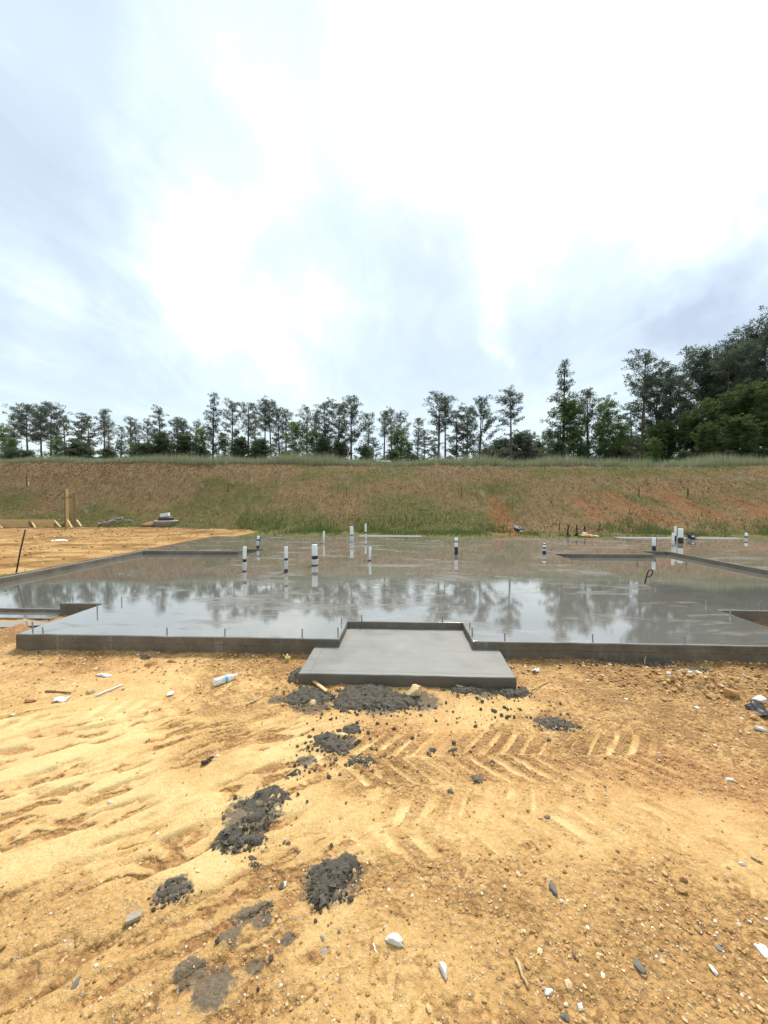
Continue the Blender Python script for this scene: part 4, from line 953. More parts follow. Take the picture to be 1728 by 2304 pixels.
# manhole with white foam block
p = B(376, 1176); p.y -= .1
e = empty('manhole', p, 'round concrete manhole with dark iron collar poking from the bank', 'manhole')
lathe('concrete_flange', [(.50, -.5), (.62, .02), (.64, .04), (.64, .10), (.60, .12), (.2, .12)], m_mh, e, 32)
lathe('concrete_riser', [(.42, -.8), (.46, .0), (.2, .03)], m_mh, e, 28)
lathe('iron_collar', [(.40, .12), (.40, .26), (.37, .30), (.05, .30)], m_iron, e, 28)
rr = Matrix.Rotation(R(14), 3, 'Z') @ Matrix.Rotation(R(-9), 3, 'Y')
o = box('foam_block', (0, 0, .13), (.44, .3, .2), m_foam, None, rr, .015, p+Vector((-.02, -.05, .3))); tag(o, 'white foam block lying tilted on top of the manhole', 'foam block')
rock('clay_mound', p+Vector((-.75, -.1, -.2)), 1.2, 'low clay mound banked against the left side of the manhole', m_bank2, 401, 'mound', None, (1.2, .7, .34), 0, .6)
# lumber form at the far left
fy = 20.6
def F_(px, py): return D(px, py, fy)
e = empty('lumber_formwork', D(75, 1187, fy), 'yellow lumber concrete form with slanted braces at the far left', 'formwork')
inv_ = Matrix.Translation(e.location).inverted()
def fchild(o): o.parent = e; o.matrix_parent_inverse = inv_; return o
for (a, b_, ya, yb, ht) in [(-60, 122, 1168.5, 1169, .39)]:
    q0 = F_(a, 1180); q1 = F_(b_, 1180); zt = F_(60, 1169).z; L = q1.x-q0.x
    fchild(box('form_board', ((q0.x+q1.x)/2, fy, zt-.115), (L, .045, .225), m_pine_wood))
    fchild(box('form_board', ((q0.x+q1.x)/2-.02, fy+.004, zt-.335), (L, .045, .205), m_pine_wood))
q1 = F_(122, 1180); q2 = D(152, 1180, fy+.9)
fchild(bar('form_board', (q1.x+.06, fy+.03, zt-.2), (q2.x, fy+.9, zt-.2), .36, .04, m_old_wood))
for (xa, xb, ya, yb) in [(-1, 7, 1179, 1192), (72, 80, 1174, 1188), (123, 136, 1171, 1186), (152, 162, 1169, 1187), (173, 183, 1170, 1184)]:
    a = D(xa, ya, fy-.06); b_ = D(xb, yb, fy-.5); fchild(bar('brace', a, b_, .075, .035, m_pine_wood))
fchild(bar('brace', D(66, 1173, fy-.04), D(72, 1187, fy-.1), .16, .03, m_old_wood))
e2 = empty('tall_stake', D(150, 1186, fy+.4), 'tall pair of raw lumber stakes standing behind the lumber form', 'stake')
iv2 = Matrix.Translation(e2.location).inverted()
for nm, a, b_, w1, m_ in [('stake_post', D(151.5, 1190, fy+.4), D(150.8, 1100, fy+.4), .16, m_pine_wood), ('stake_post', D(147.5, 1190, fy+.46), D(147, 1108, fy+.46), .10, m_old_wood), ('cross_cleat', D(137, 1119, fy+.36), D(162, 1119, fy+.36), .06, m_old_wood)]:
    o = bar(nm, a, b_, w1, .04, m_); o.parent = e2; o.matrix_parent_inverse = iv2
o = bar('tall_stake', D(169.5, 1190, fy+.3), D(166.5, 1109, fy+.3), .11, .06, m_old_wood); tag(o, 'tall brown weathered stake right of the pale lumber stakes', 'stake')
# stakes up the slope
for px, pt, pb, lab, tl in [(60, 1073, 1093, 'dark survey stake high on the bank at far left', .02), (513, 1089, 1108, 'dark survey stake on the bank behind the leftmost pipes', .02), (781, 1096, 1116, 'dark survey stake on the bank above the two tall rear pipes', -.02),
                       (1038, 1094, 1120, 'dark survey stake on the bank left of the bare orange gully', .02), (1437.5, 1100, 1118, 'dark survey stake on the bank, second from the right', .01), (1547.5, 1099, 1118, 'dark survey stake on the bank, farthest right', 0), (1258, 1177, 1194, 'dark stake in the green grass beside the silt fence', .02)]:
    b_ = B(px, pb); t_ = D(px, pt, b_.y); o = bar('survey_stake', (0, 0, -.15), (tl, 0, t_.z-b_.z), .06, .03, m_stake); o.location = b_
    tag(o, lab, 'stake', 'survey stakes on the bank')
b_ = B(64, 1092); o = bar('marker_flag', (0, 0, -.1), (.02, 0, .22), .07, .03, m_paper); o.location = b_; tag(o, 'short white marker beside the far left survey stake', 'marker')
# slumped black silt fence
p0 = B(1275, 1207); yF = p0.y; e = empty('silt_fence', p0, 'slumped black silt fence on three stakes behind the slab', 'fence')
ivf = Matrix.Translation(p0).inverted(); tops = []
for xa, xb, pt, dy in [(1276, 1279, 1182, 0), (1298, 1298, 1180, .35), (1317, 1315.5, 1182.5, .2)]:
    a = D(xa, 1209, yF+dy); b_ = D(xb, pt, yF+dy); o = bar('fence_stake', a, b_, .05, .04, m_fabric); o.parent = e; o.matrix_parent_inverse = ivf; tops.append((a, b_))
V = []; nu, nv = 26, 8
for i in range(nu):
    u = i/(nu-1)*2; k_ = min(int(u), 1); f_ = u-k_
    a = tops[k_][0].lerp(tops[k_+1][0], f_); b_ = tops[k_][1].lerp(tops[k_+1][1], f_)
    sag = .44-.30*math.sin(math.pi*f_)**.8
    for j in range(nv):
        v_ = j/(nv-1); q = a.lerp(b_, v_*sag); V.append(q+Vector((.03*math.sin(9*u+4*v_), -.10*math.sin(7*u+2*v_)*v_-.03-.16*(1-v_)*math.sin(math.pi*f_), .03*math.sin(13*u+3*v_))))
F2 = [(i*nv+j, (i+1)*nv+j, (i+1)*nv+j+1, i*nv+j+1) for i in range(nu-1) for j in range(nv-1)]
o = link('fence_fabric', mesh('fence_fabric', V, F2, smooth=True, mat=m_fabric)); sm = o.modifiers.new('thickness', 'SOLIDIFY'); sm.thickness = .012
o.parent = e; o.matrix_parent_inverse = ivf
rock('pale_rock', B(1311, 1206)+Vector((0, -.15, .1)), .26, 'white rock leaning on the silt fence', m_white, 411, group='pale rocks by the silt fence')
rock('pale_rock', B(1341, 1209), .24, 'white rock lying in the grass right of the silt fence', m_white, 412, group='pale rocks by the silt fence', flat=(1.3, .8, .5), rz=0)
rock('clay_mound', B(1318, 1209), .8, 'small heap of orange clay in front of the silt fence', m_clay, 413, 'mound', None, (.9, .6, .34), 0, .5)
# tilted utility box lid
p = B(1166, 1194); e = empty('utility_box', p, 'grey utility box with tilted lid in the green grass', 'utility box')
rl = Matrix.Rotation(R(16), 3, 'Y') @ Matrix.Rotation(R(14), 3, 'X')
box('box_lid', (0, 0, .13), (.40, .5, .05), m_lid, e, rl, .01); box('lid_hole', (.05, -.06, .148), (.08, .1, .03), m_black, e, rl, .003)
box('box_body', (.02, 0, -.02), (.36, .42, .26), m_black, e, None, .01)
o = box('white_scrap', (0, 0, .02), (.16, .06, .05), m_foam, None, None, .01, B(1172, 1197)+Vector((0, -.1, .02))); tag(o, 'small white scrap below the utility box lid', 'scrap')
# white vehicle beyond the crest
vy = 45.; p = D(862, 1040, vy); p.z = float(terrain(np.array([p.x]), np.array([vy]))[0])+.0
top_z = D(862, 1036.5, vy).z-p.z
e = empty('pickup_truck', p, 'white vehicle parked beyond the grassy crest with only its cab showing', 'vehicle', rz=R(8)); S = top_z/1.95; e.scale = (S, S, S)
bm = bmesh.new(); box_bm(bm, (0, 0, .82), (1.9, 5.2, .62), None, .12); link('truck_body', from_bm('truck_body', bm, m_paint, False), e)
bm = bmesh.new()
def ring(z, wx, y0, y1): return [bm.verts.new(c_) for c_ in ((-wx, y0, z), (wx, y0, z), (wx, y1, z), (-wx, y1, z))]
r0 = ring(1.12, .88, -.7, 1.5); r1 = ring(1.82, .68, -.45, .95); r2 = ring(1.95, .60, -.35, .8)
for a, b_ in ((r0, r1), (r1, r2)):
    for j in range(4): bm.faces.new((a[j], a[(j+1) % 4], b_[(j+1) % 4], b_[j]))
bm.faces.new(r2); bm.faces.new(r0[::-1]); link('cab', from_bm('cab', bm, m_paint), e)
for (wa, wb, y0, y1, sgn) in [(.78, .62, -.72, -.50, -1), (.78, .62, 1.46, 1.02, 1)]:
    V = [(-wa, y0+.02*sgn, 1.2), (wa, y0+.02*sgn, 1.2), (wb, y1+.02*sgn, 1.76), (-wb, y1+.02*sgn, 1.76)]
    V2 = [(x_, y_-.03*sgn, z_) for x_, y_, z_ in V]
    link('cab_window', mesh('cab_window', V+V2, [(0, 1, 2, 3), (7, 6, 5, 4), (0, 4, 5, 1), (1, 5, 6, 2), (2, 6, 7, 3), (3, 7, 4, 0)], mat=m_glass), e)
for sx_ in (-1, 1):
    V = [(sx_*.875, -.5, 1.2), (sx_*.875, 1.25, 1.2), (sx_*.72, .85, 1.76), (sx_*.72, -.36, 1.76)]; V2 = [(x_-sx_*.04, y_, z_) for x_, y_, z_ in V]
    link('cab_window', mesh('cab_window', V+V2, [(0, 1, 2, 3), (7, 6, 5, 4), (0, 4, 5, 1), (1, 5, 6, 2), (2, 6, 7, 3), (3, 7, 4, 0)], mat=m_glass), e)
    box('tail_light', (sx_*.86, -2.6, .9), (.12, .03, .25), m_light, e, None, .01)
    for yy in (-1.6, 1.65): lathe('wheel', [(.1, -.13), (.36, -.13), (.38, -.1), (.38, .1), (.36, .13), (.1, .13)], m_rubber, e, 24, (sx_*.85, yy, .38), (0, R(90), 0))
# utility pole and wires in the trees
py_ = 72.; pb = D(1260, 1040, py_); zt = D(1260, 956, py_).z
e = empty('utility_pole', (pb.x, py_, 3.8), 'dark wooden utility pole with crossarms beside the tall pine', 'utility pole')
tube('pole_shaft', [(0, 0, 0), (0, 0, zt-3.8)], [.17, .12], m_old_wood, e)
hz_ = zt-3.8
bar('crossarm', (-1.1, 0, hz_-.25), (.3, 0, hz_-.2), .12, .1, m_old_wood, e)
bar('crossarm', (-1.5, 0, hz_-2.2), (.3, 0, hz_-2.2), .12, .1, m_old_wood, e)
for xx in (-1.4, -1.0, -.6): lathe('insulator', [(.06, 0), (.09, .1), (.05, .18), (.08, .3), (.02, .34)], m_iron, e, 10, (xx, 0, hz_-2.14))
lathe('transformer', [(.05, 0), (.22, .05), (.22, .65), (.15, .72)], m_iron, e, 14, (-.35, -.1, hz_-3.4))
for k_, (zo, xo) in enumerate([(-.2, -1.05), (-2.0, -1.4)]):
    a = Vector((pb.x+xo, py_, zt+zo)); b_ = D(1195 if k_ == 0 else 1205, 990 if k_ == 0 else 986, 150.)
    pts = [a.lerp(b_, t_)-Vector((0, 0, 1.6*math.sin(math.pi*t_))) for t_ in np.linspace(0, 1, 14)]
    o = tube('overhead_wire', [q-a for q in pts], .045, m_wire, None, 5, a); tag(o, ['upper overhead wire running left from the utility pole', 'lower overhead wire running left from the utility pole'][k_], 'wire', 'wires from the utility pole')

# ---------------------------------------------------------------- trees
def needles(centres, radii, n, ln, wd_, rs, up=.35, flat=.7):
    """many small pointed faces round each clump centre; returns verts, faces, tone"""
    c = np.repeat(centres, n, 0); r_ = np.repeat(radii, n)
    d = rs.normal(size=(len(c), 3)); d /= np.linalg.norm(d, axis=1)[:, None]
    rad = rs.uniform(.15, 1, len(c))**.6
    pos = c+d*np.array([1, 1, flat])*(r_*rad)[:, None]
    dirn = d+rs.normal(size=d.shape)*.5+np.array([0, 0, up]); dirn /= np.linalg.norm(dirn, axis=1)[:, None]
    side = np.cross(dirn, rs.normal(size=d.shape)); side /= np.linalg.norm(side, axis=1)[:, None]
    L = (ln*rs.uniform(.6, 1.3, len(c)))[:, None]; W = (wd_*rs.uniform(.6, 1.3, len(c)))[:, None]
    v = np.stack([pos-side*W*.5, pos+side*W*.5, pos+dirn*L], 1).reshape(-1, 3)
    f = np.arange(len(v)).reshape(-1, 3)
    tone = np.repeat(rs.uniform(.2, .8, len(centres)), n)+rs.uniform(-.2, .2, len(c))
    return v, f, np.repeat(tone, 3)
def join(parts):
    V = []; F = []; o = 0
    for v, f in parts: V += list(v); F += [tuple(i+o for i in q) for q in f]; o += len(v)
    return V, F
def tree_protos(kind, seed, Hh, cb, rw, nl, prof, rise, clump, npc, m, bark, lean=.0, fork=False, leafsize=(.34, .13), flat=.62, trunk_r=.0155, sub=2, dead=3):
    rs = np.random.default_rng(seed)
    parts = []; cen = []; rad = []
    n = 11; bx = np.cumsum(rs.normal(0, .012*Hh/10, n))+np.linspace(0, lean*Hh, n); by_ = np.cumsum(rs.normal(0, .012*Hh/10, n)); bx -= bx[0]; by_ -= by_[0]
    tp = [Vector((bx[i], by_[i], Hh*.97*i/(n-1))) for i in range(n)]
    r0 = trunk_r*Hh; parts.append(tube_data(tp, [r0*(1.15 if i == 0 else 1)*(1-.85*(i/(n-1))**1.1) for i in range(n)], 7))
    if fork:
        q = [tp[4]+Vector((.05*i*Hh*.12, .02*i, 0)).lerp(Vector((0, 0, 0)), 0)+Vector((0, 0, Hh*.085*i)) for i in range(6)]
        parts.append(tube_data(q, [r0*.6*(1-.16*i) for i in range(6)], 6))
    az = rs.uniform(0, 6.28)
    for i in range(nl+dead):
        isd = i >= nl
        t_ = cb+(1-cb)*((i+rs.uniform(.2, .8))/nl) if not isd else rs.uniform(cb*.45, cb)
        t_ = min(t_, .985); az += 2.4+rs.normal(0, .35)
        k_ = t_*(n-1); a = int(min(k_, n-2)); base = tp[a].lerp(tp[a+1], k_-a)
        u = (t_-cb)/(1-cb); L = rw*Hh*prof(max(u, 0))*rs.uniform(.62, 1.15)
        if isd: L = rw*Hh*rs.uniform(.25, .5)
        dr = Vector((math.cos(az), math.sin(az), 0)); ri = rise*(1.0+.9*u) if not isd else -.1
        m_ = 5; pts = [base+dr*L*s_+Vector((0, 0, L*(ri*s_+.18*s_*s_*(1 if ri > 0 else -.5))))+Vector(rs.normal(0, .03*L, 3))*(s_ > 0) for s_ in np.linspace(0, 1, m_)]
        rb = max(.018, r0*.30*(1-.6*t_)*min(1, L/(.12*Hh)+.3)); parts.append(tube_data(pts, [rb*(1-.75*s_) for s_ in np.linspace(0, 1, m_)], 4, False))
        if isd: continue
        for s_ in np.linspace(.38, 1.0, 2+int(L/(clump*1.0))):
            q = s_*(m_-1); a2 = int(min(q, m_-2)); pt = pts[a2].lerp(pts[a2+1], q-a2)
            cen.append(pt+Vector((0, 0, .12*clump))); rad.append(clump*rs.uniform(.55, 1.0))
            for _ in range(sub):
                off = Vector((rs.normal(0, 1), rs.normal(0, 1), rs.normal(.25, .5))).normalized()*clump*rs.uniform(.9, 1.9)*(.5+.6*s_)
                tip = pt+off; parts.append(tube_data([pt, tip], [rb*.35, rb*.15], 3, False)); cen.append(tip); rad.append(clump*rs.uniform(.45, .9))
    cen.append(tp[-1]+Vector((0, 0, .02*Hh))); rad.append(clump*.8)
    V, F = join(parts)
    tm = mesh(kind+'_trunk', V, F, smooth=True, mat=bark)
    v, f, tone = needles(np.array([c_[:] for c_ in cen]), np.array(rad), npc, leafsize[0]*clump*1.6, leafsize[1]*clump*1.6, rs, .35, flat)
    cm = mesh(kind+'_crown', v, f, {'tone': tone}, False, m)
    return tm, cm, float(np.percentile(v[:, 2], 99.7))
rnd_ = lambda u: .35+.65*math.sin(math.pi*min(1, .18+.72*u))**.7 if u < .93 else .35
umb = lambda u: .62+.38*math.sin(math.pi*(.25+.55*u)) if u < .9 else .5
cone = lambda u: max(.12, 1.0-.86*u**1.15)
brd = lambda u: .95*(1-u**2.2)+.2
PR = {}
for i in range(3): PR['thin%d' % i] = tree_protos('pine', 500+i, 16, .52+.07*i, .085, 17, rnd_, .45, .46, 24, m_pine2, m_bark, sub=1, dead=5)
for i in range(3): PR['tall%d' % i] = tree_protos('pine', 520+i, 17, .46+.09*i, .130, 18, rnd_, .42, .52, 26, m_pine, m_bark, fork=i == 1, sub=1, dead=6)
for i in range(2): PR['umb%d' % i] = tree_protos('pine', 540+i, 15, .56, .15, 18, umb, .30, .56, 28, m_pine2, m_bark, sub=1, dead=6)
for i in range(2): PR['cone%d' % i] = tree_protos('pine', 560+i, 17, .26, .145, 28, cone, .34, .50, 26, m_pine, m_bark, sub=1)
for i in range(2): PR['broad%d' % i] = tree_protos('pine', 580+i, 16, .26+.08*i, .195, 24, brd, .48, .54, 26, m_pine, m_bark, fork=i == 0, sub=1, dead=5)
for i in range(2): PR['fir%d' % i] = tree_protos('pine', 600+i, 12, .12, .20, 22, brd, .16, .50, 26, m_pine2, m_bark, flat=.32, sub=1)
for i in range(2): PR['dense%d' % i] = tree_protos('pine', 610+i, 16, .42, .21, 30, umb, .46, .52, 26, m_pine, m_bark, fork=i == 0, sub=2, dead=6)
for i in range(2): PR['lite%d' % i] = tree_protos('sapling', 620+i, 10, .18, .15, 26, rnd_, .75, .44, 36, m_leaf, m_barkp, leafsize=(.18, .15), trunk_r=.008, sub=3, fork=i == 0)
for i in range(2): PR['leaf%d' % i] = tree_protos('broadleaf', 640+i, 13, .10, .24, 40, rnd_, .46, .66, 54, m_leafd, m_barkp, leafsize=(.17, .14), flat=.42, sub=4, trunk_r=.012)
for i in range(2): PR['cedar%d' % i] = tree_protos('cedar', 660+i, 5, .03, .20, 26, brd, .35, .36, 44, m_cedar, m_barkp, leafsize=(.24, .15), sub=3, trunk_r=.012, dead=0)
for i in range(2): PR['far%d' % i] = tree_protos('far', 680+i, 13, .20, .26, 26, brd, .45, .8, 40, m_pine2, m_bark, leafsize=(.26, .2), sub=3)
def tree(kind, px, ptop, Yd, label, name='pine_tree', cat='tree', group='trees along the crest', rz=None, wide=1.0):
    tm, cm, Hh = PR[kind]
    b_ = D(px, 1040, Yd); zb = float(terrain(np.array([b_.x]), np.array([Yd]))[0])-.1
    H_ = D(px, ptop, Yd).z-zb; s_ = H_/Hh
    e = empty(name, (b_.x, Yd, zb), label, cat, group, random.uniform(0, 6.28) if rz is None else rz); wv_ = wide*random.uniform(.86, 1.16); e.scale = (s_*wv_, s_*wv_, s_); e.rotation_euler = (random.uniform(-.035, .035), random.uniform(-.035, .035), e.rotation_euler[2])
    link('trunk', tm, e); link('crown', cm, e); return e
T = [('lite1', 8, 955, 66, 'pale green tree at the far left edge of the crest', 'sapling_tree'), ('thin0', 36, 928, 74, 'thin hazy pine at far left behind the flat-topped trio', 0),
 ('umb0', 65, 910, 62, 'flat-topped pine, left one of the far left trio', 0), ('umb1', 95, 909, 65, 'flat-topped pine, middle one of the far left trio', 0), ('umb0', 115, 906, 60, 'flat-topped pine, right one of the far left trio', 0),
 ('fir0', 148, 938, 66, 'low spreading pine right of the flat-topped trio', 0), ('fir1', 182, 929, 60, 'bushy dark pine with drooping layers left of the lollipop pine', 0), ('fir0', 206, 938, 63, 'bushy pine squeezed against the lollipop pine', 0),
 ('thin2', 235, 920, 60, 'slender pine with a small round crown like a lollipop', 0), ('thin1', 246, 948, 66, 'short slim pine just right of the lollipop pine', 0),
 ('thin0', 271, 957, 62, 'smallest slim pine in the left gap', 0), ('thin1', 293, 938, 60, 'slim pine at the right of the left gap', 0), ('thin2', 307, 950, 66, 'faint slim pine edging the dark thicket', 0),
 ('tall0', 336, 944, 62, 'pine at the left of the dark thicket', 0), ('cone1', 366, 915, 58, 'pine with stepped horizontal boughs over the dark thicket', 0), ('tall2', 396, 938, 63, 'pine behind the dark thicket, right of the stepped one', 0), ('tall1', 411, 940, 60, 'pine over the right half of the dark thicket', 0), ('thin0', 440, 944, 64, 'pale pine left of the tall conical pine', 0),
 ('cone0', 478, 886, 56, 'tall full conical pine standing left of centre', 0), ('tall0', 522, 901, 60, 'two-stemmed pine right of the conical pine', 0), ('thin1', 558, 905, 59, 'slender pine behind the second dark thicket', 0), ('thin0', 572, 923, 64, 'faint slim pine among the second thicket', 0),
 ('thin2', 597, 904, 60, 'left one of the pair of bare-stemmed pines', 0), ('tall2', 612, 894, 58, 'right one of the pair of bare-stemmed pines', 0), ('tall0', 630, 917, 61, 'open pine right of the bare-stemmed pair', 0), ('thin1', 644, 922, 62, 'leaning slim pine right of the bare-stemmed pair', 0),
 ('lite0', 663, 948, 58, 'light green airy tree left of centre', 'sapling_tree'), ('thin0', 689, 912, 58, 'slim pine right of the light green airy tree', 0), ('thin2', 711, 930, 63, 'short pale pine left of centre', 0), ('tall1', 733, 900, 58, 'tall open pine, left one of the central three', 0),
 ('tall2', 760, 903, 60, 'narrow dark pine, middle one of the central three', 0), ('broad1', 791, 893, 56, 'big full-crowned pine with double trunk, right one of the central three', 0), ('thin1', 827, 929, 58, 'thin wispy pine left of the open sky gap', 0),
 ('thin2', 863, 924, 57, 'pine with round top just right of the open sky gap', 0), ('thin0', 883, 916, 60, 'pale pine behind the fresh green sapling', 0), ('tall0', 903, 925, 57, 'rounded pine right of the fresh green sapling', 0), ('lite1', 895, 960, 55, 'fresh yellow-green sapling among the central pines', 'sapling_tree'),
 ('thin1', 938, 940, 57, 'sparse crooked pine right of centre', 0), ('fir1', 957, 968, 60, 'low dark pine at the foot of the tall right-centre pine', 0), ('tall1', 985, 879, 54, 'tall pine with a long left bough right of centre', 0), ('thin2', 1003, 890, 56, 'bare-stemmed pine beside the tall right-centre pine', 0),
 ('fir0', 1028, 924, 58, 'bushy pine left of the big broad pine', 0), ('tall2', 1050, 910, 57, 'straight pine touching the big broad pine', 0), ('broad0', 1076, 894, 53, 'big broad pine with tilted trunk right of centre', 0), ('tall2', 1151, 871, 52, 'lone bare-trunked pine standing apart in open sky', 0),
 ('far0', 1128, 985, 105, 'distant rounded tree left of the lone pine foot', 'distant_tree'), ('far1', 1178, 970, 100, 'distant rounded tree right of the lone pine', 'distant_tree'), ('far0', 1205, 990, 108, 'distant tree left of the utility pole', 'distant_tree'), ('far1', 1395, 985, 100, 'distant grey-green tree in the gap before the woods', 'distant_tree'), ('far0', 1425, 978, 95, 'distant tree at the left foot of the woods', 'distant_tree'),
 ('cone0', 1268, 813, 50, 'tallest free-standing pine, beside the utility pole', 0), ('broad0', 1324, 876, 50, 'fan-branched pine between two light green trees', 0), ('lite0', 1292, 898, 49, 'light green tree right of the tallest free-standing pine', 'sapling_tree'), ('lite1', 1370, 894, 48, 'light green leafy tree left of the dark woods', 'sapling_tree'), ('lite0', 1345, 950, 47, 'small light green tree under the fan-branched pine', 'sapling_tree'),
 ('tall1', 1443, 787, 46, 'tall leaning pine at the left edge of the woods', 0), ('dense0', 1478, 832, 48, 'dense dark pine right of the leaning pine', 0), ('cone1', 1512, 818, 49, 'spire-topped pine inside the woods', 0), ('dense1', 1565, 772, 47, 'big round-topped pine in the woods', 0), ('dense0', 1620, 800, 50, 'pine behind the big round-topped one', 0), ('dense1', 1660, 765, 46, 'pine below the highest crown of the woods', 0), ('dense0', 1703, 717, 44, 'highest pine at the right edge', 0),
 ('leaf0', 1500, 945, 42, 'dark broadleaf tree at the left of the wood edge', 'broadleaf_tree'), ('leaf1', 1558, 925, 40, 'dark broadleaf tree under the round-topped pine', 'broadleaf_tree'), ('leaf0', 1622, 892, 38, 'large dark broadleaf tree near the right edge', 'broadleaf_tree'), ('leaf1', 1698, 858, 37, 'largest dark broadleaf tree at the right edge', 'broadleaf_tree'), ('leaf0', 1770, 835, 39, 'dark broadleaf tree cut by the right border', 'broadleaf_tree'), ('leaf1', 1470, 960, 41, 'low leafy tree beside the leaning pine foot', 'broadleaf_tree'), ('leaf1', 1585, 950, 35, 'low leafy tree in front of the woods', 'broadleaf_tree'), ('leaf0', 1665, 935, 34, 'low leafy tree at the front right of the woods', 'broadleaf_tree'), ('fir1', 1422, 905, 50, 'dark layered pine just left of the leaning pine', 0)]
T += [('lite0', 25, 985, 56, 'small pale sapling over the far left bush', 'sapling_tree'), ('lite1', 132, 985, 57, 'small pale sapling right of the flat-topped trio', 'sapling_tree'), ('fir1', 268, 990, 57, 'tiny dark pine in the left gap', 0), ('lite0', 300, 995, 55, 'small pale sapling left of the first thicket', 'sapling_tree'),
 ('lite1', 452, 960, 57, 'light sapling between the first thicket and the conical pine', 'sapling_tree'), ('lite0', 505, 985, 56, 'small light sapling right of the conical pine foot', 'sapling_tree'), ('fir0', 620, 985, 57, 'low pine under the bare-stemmed pair', 0), ('lite1', 700, 965, 56, 'light sapling right of the slim pine left of centre', 'sapling_tree'),
 ('fir1', 735, 960, 57, 'low bushy pine at the foot of the central three', 0), ('fir0', 768, 965, 57, 'low bushy pine under the narrow central pine', 0), ('fir1', 838, 985, 58, 'low pine at the left rim of the open sky gap', 0), ('lite1', 918, 990, 55, 'small light sapling left of the sparse crooked pine', 'sapling_tree'), ('fir0', 978, 985, 57, 'low pine under the tall right-centre pine', 0), ('fir1', 1040, 965, 56, 'low pine between the bushy pine and the big broad pine', 0),
 ('lite0', 1240, 965, 50, 'small light green tree left of the utility pole', 'sapling_tree'), ('lite1', 1400, 945, 46, 'small light green tree at the left skirt of the woods', 'sapling_tree'), ('lite0', 1470, 985, 39, 'small light green tree in front of the leaning pine', 'sapling_tree'), ('tall0', 1530, 840, 44, 'straight pine at the front of the woods', 0), ('tall2', 1597, 815, 45, 'straight pine just right of the big round-topped one', 0), ('tall0', 1640, 785, 42, 'tall straight pine in front of the highest crowns', 0), ('tall1', 1682, 760, 41, 'tall forked pine near the right border', 0), ('tall2', 1722, 745, 43, 'tall pine cut by the right border', 0)]
for kd, px, pt, Yd, lab, nm in T: tree(kd, px, pt, Yd, lab, nm or 'pine_tree', wide=.84 if kd[:4] == 'leaf' else 1.0)
for kd, px, pt, Yd, lab, wd2 in [('cedar0', 25, 1000, 50, 'dark round bush at the far left end of the crest', 1.5), ('cedar1', 60, 1004, 52, 'dark bush under the flat-topped trio', 1.3), ('cedar1', 178, 985, 54, 'dark bush under the bushy dark pine', 1.5), ('cedar0', 245, 998, 52, 'dark bush under the lollipop pine', 1.3), ('cedar1', 325, 988, 52, 'dark bush, left one of the first thicket', 1.4), ('cedar0', 368, 964, 52, 'tall dark bush, middle one of the first thicket', 1.2), ('cedar1', 420, 968, 52, 'tall dark bush, right one of the first thicket', 1.2), ('cedar0', 455, 1000, 54, 'low bush left of the conical pine foot', 1.2),
   ('cedar0', 540, 975, 53, 'dark bush, left one of the second thicket', 1.1), ('cedar1', 590, 980, 53, 'dark bush, right one of the second thicket', 1.3), ('cedar1', 645, 1005, 52, 'low bush under the leaning slim pine', 1.2), ('cedar0', 725, 972, 53, 'dark bush, left one under the central pines', .9), ('cedar1', 765, 985, 53, 'dark bush, middle one under the central pines', 1.3), ('cedar0', 820, 995, 53, 'dark bush, right one under the central pines', 1.2), ('cedar1', 885, 1003, 51, 'dark bush behind the white vehicle', 1.4), ('cedar0', 930, 1015, 53, 'low bush at the foot of the sparse crooked pine', 1.3), ('cedar1', 1010, 1018, 52, 'low bush between the two tall right-centre pines', 1.3),
   ('cedar0', 1100, 1002, 60, 'low bush right of the big broad pine', 1.6), ('cedar1', 1255, 985, 46, 'green bush at the utility pole', 1.3), ('cedar0', 1310, 992, 46, 'green bush under the fan-branched pine', 1.4), ('cedar1', 1385, 1000, 46, 'low bush right of the light green leafy tree', 1.6), ('cedar0', 1535, 1005, 36, 'low bush at the front of the woods', 1.6), ('cedar1', 1640, 1005, 33, 'low bush at the right end of the crest', 1.7), ('cedar0', 1715, 1000, 32, 'low bush cut by the right border', 1.7)]:
    tree(kd, px, pt+9, Yd, lab, 'evergreen_bush', 'bush', 'bushes along the crest', wide=wd2)

# ---------------------------------------------------------------- grasses
def blades(x, y, z, hgt, wid, tone, rs, name, m, lean=.25, per=1):
    n = len(x); a = rs.uniform(0, 6.28, n); dx = np.cos(a); dy = np.sin(a); l = rs.normal(0, lean, (n, 2))*hgt[:, None]
    p0 = np.stack([x-dx*wid, y-dy*wid, z-.02], -1); p1 = np.stack([x+dx*wid, y+dy*wid, z-.02], -1); p2 = np.stack([x+l[:, 0], y+l[:, 1], z+hgt], -1)
    v = np.stack([p0, p1, p2], 1).reshape(-1, 3); f = np.arange(3*n).reshape(-1, 3)
    return link(name, mesh(name, v, f, {'tone': np.repeat(tone, 3)}, False, m))
rs = np.random.default_rng(77)
n = 70000; x = rs.uniform(-36, 38, n); y = 28.05+rs.exponential(1.4, n); keep = (fbm(x*.5, y*.5, 201, 3)+.25*rs.uniform(size=n) > .42); x = x[keep]; y = y[keep]
z = bank_z(x, y)
lowp = .55+.45*ss(-26, -12, x); hg = rs.uniform(.35, .95, len(x))*(.55+.9*fbm(x*.35, y*.2, 203, 2))*lowp*np.where(x > 27, .5, 1)
hg = np.where(y < 28.5, hg*.7, hg)
tag(blades(x, y, z, hg, rs.uniform(.006, .016, len(x)), np.clip(rs.normal(.55, .22, len(x)), 0, 1), rs, 'crest_grass', m_grass, .16), 'tall pale green grass fringing the top of the bank', 'grass', kind='stuff')
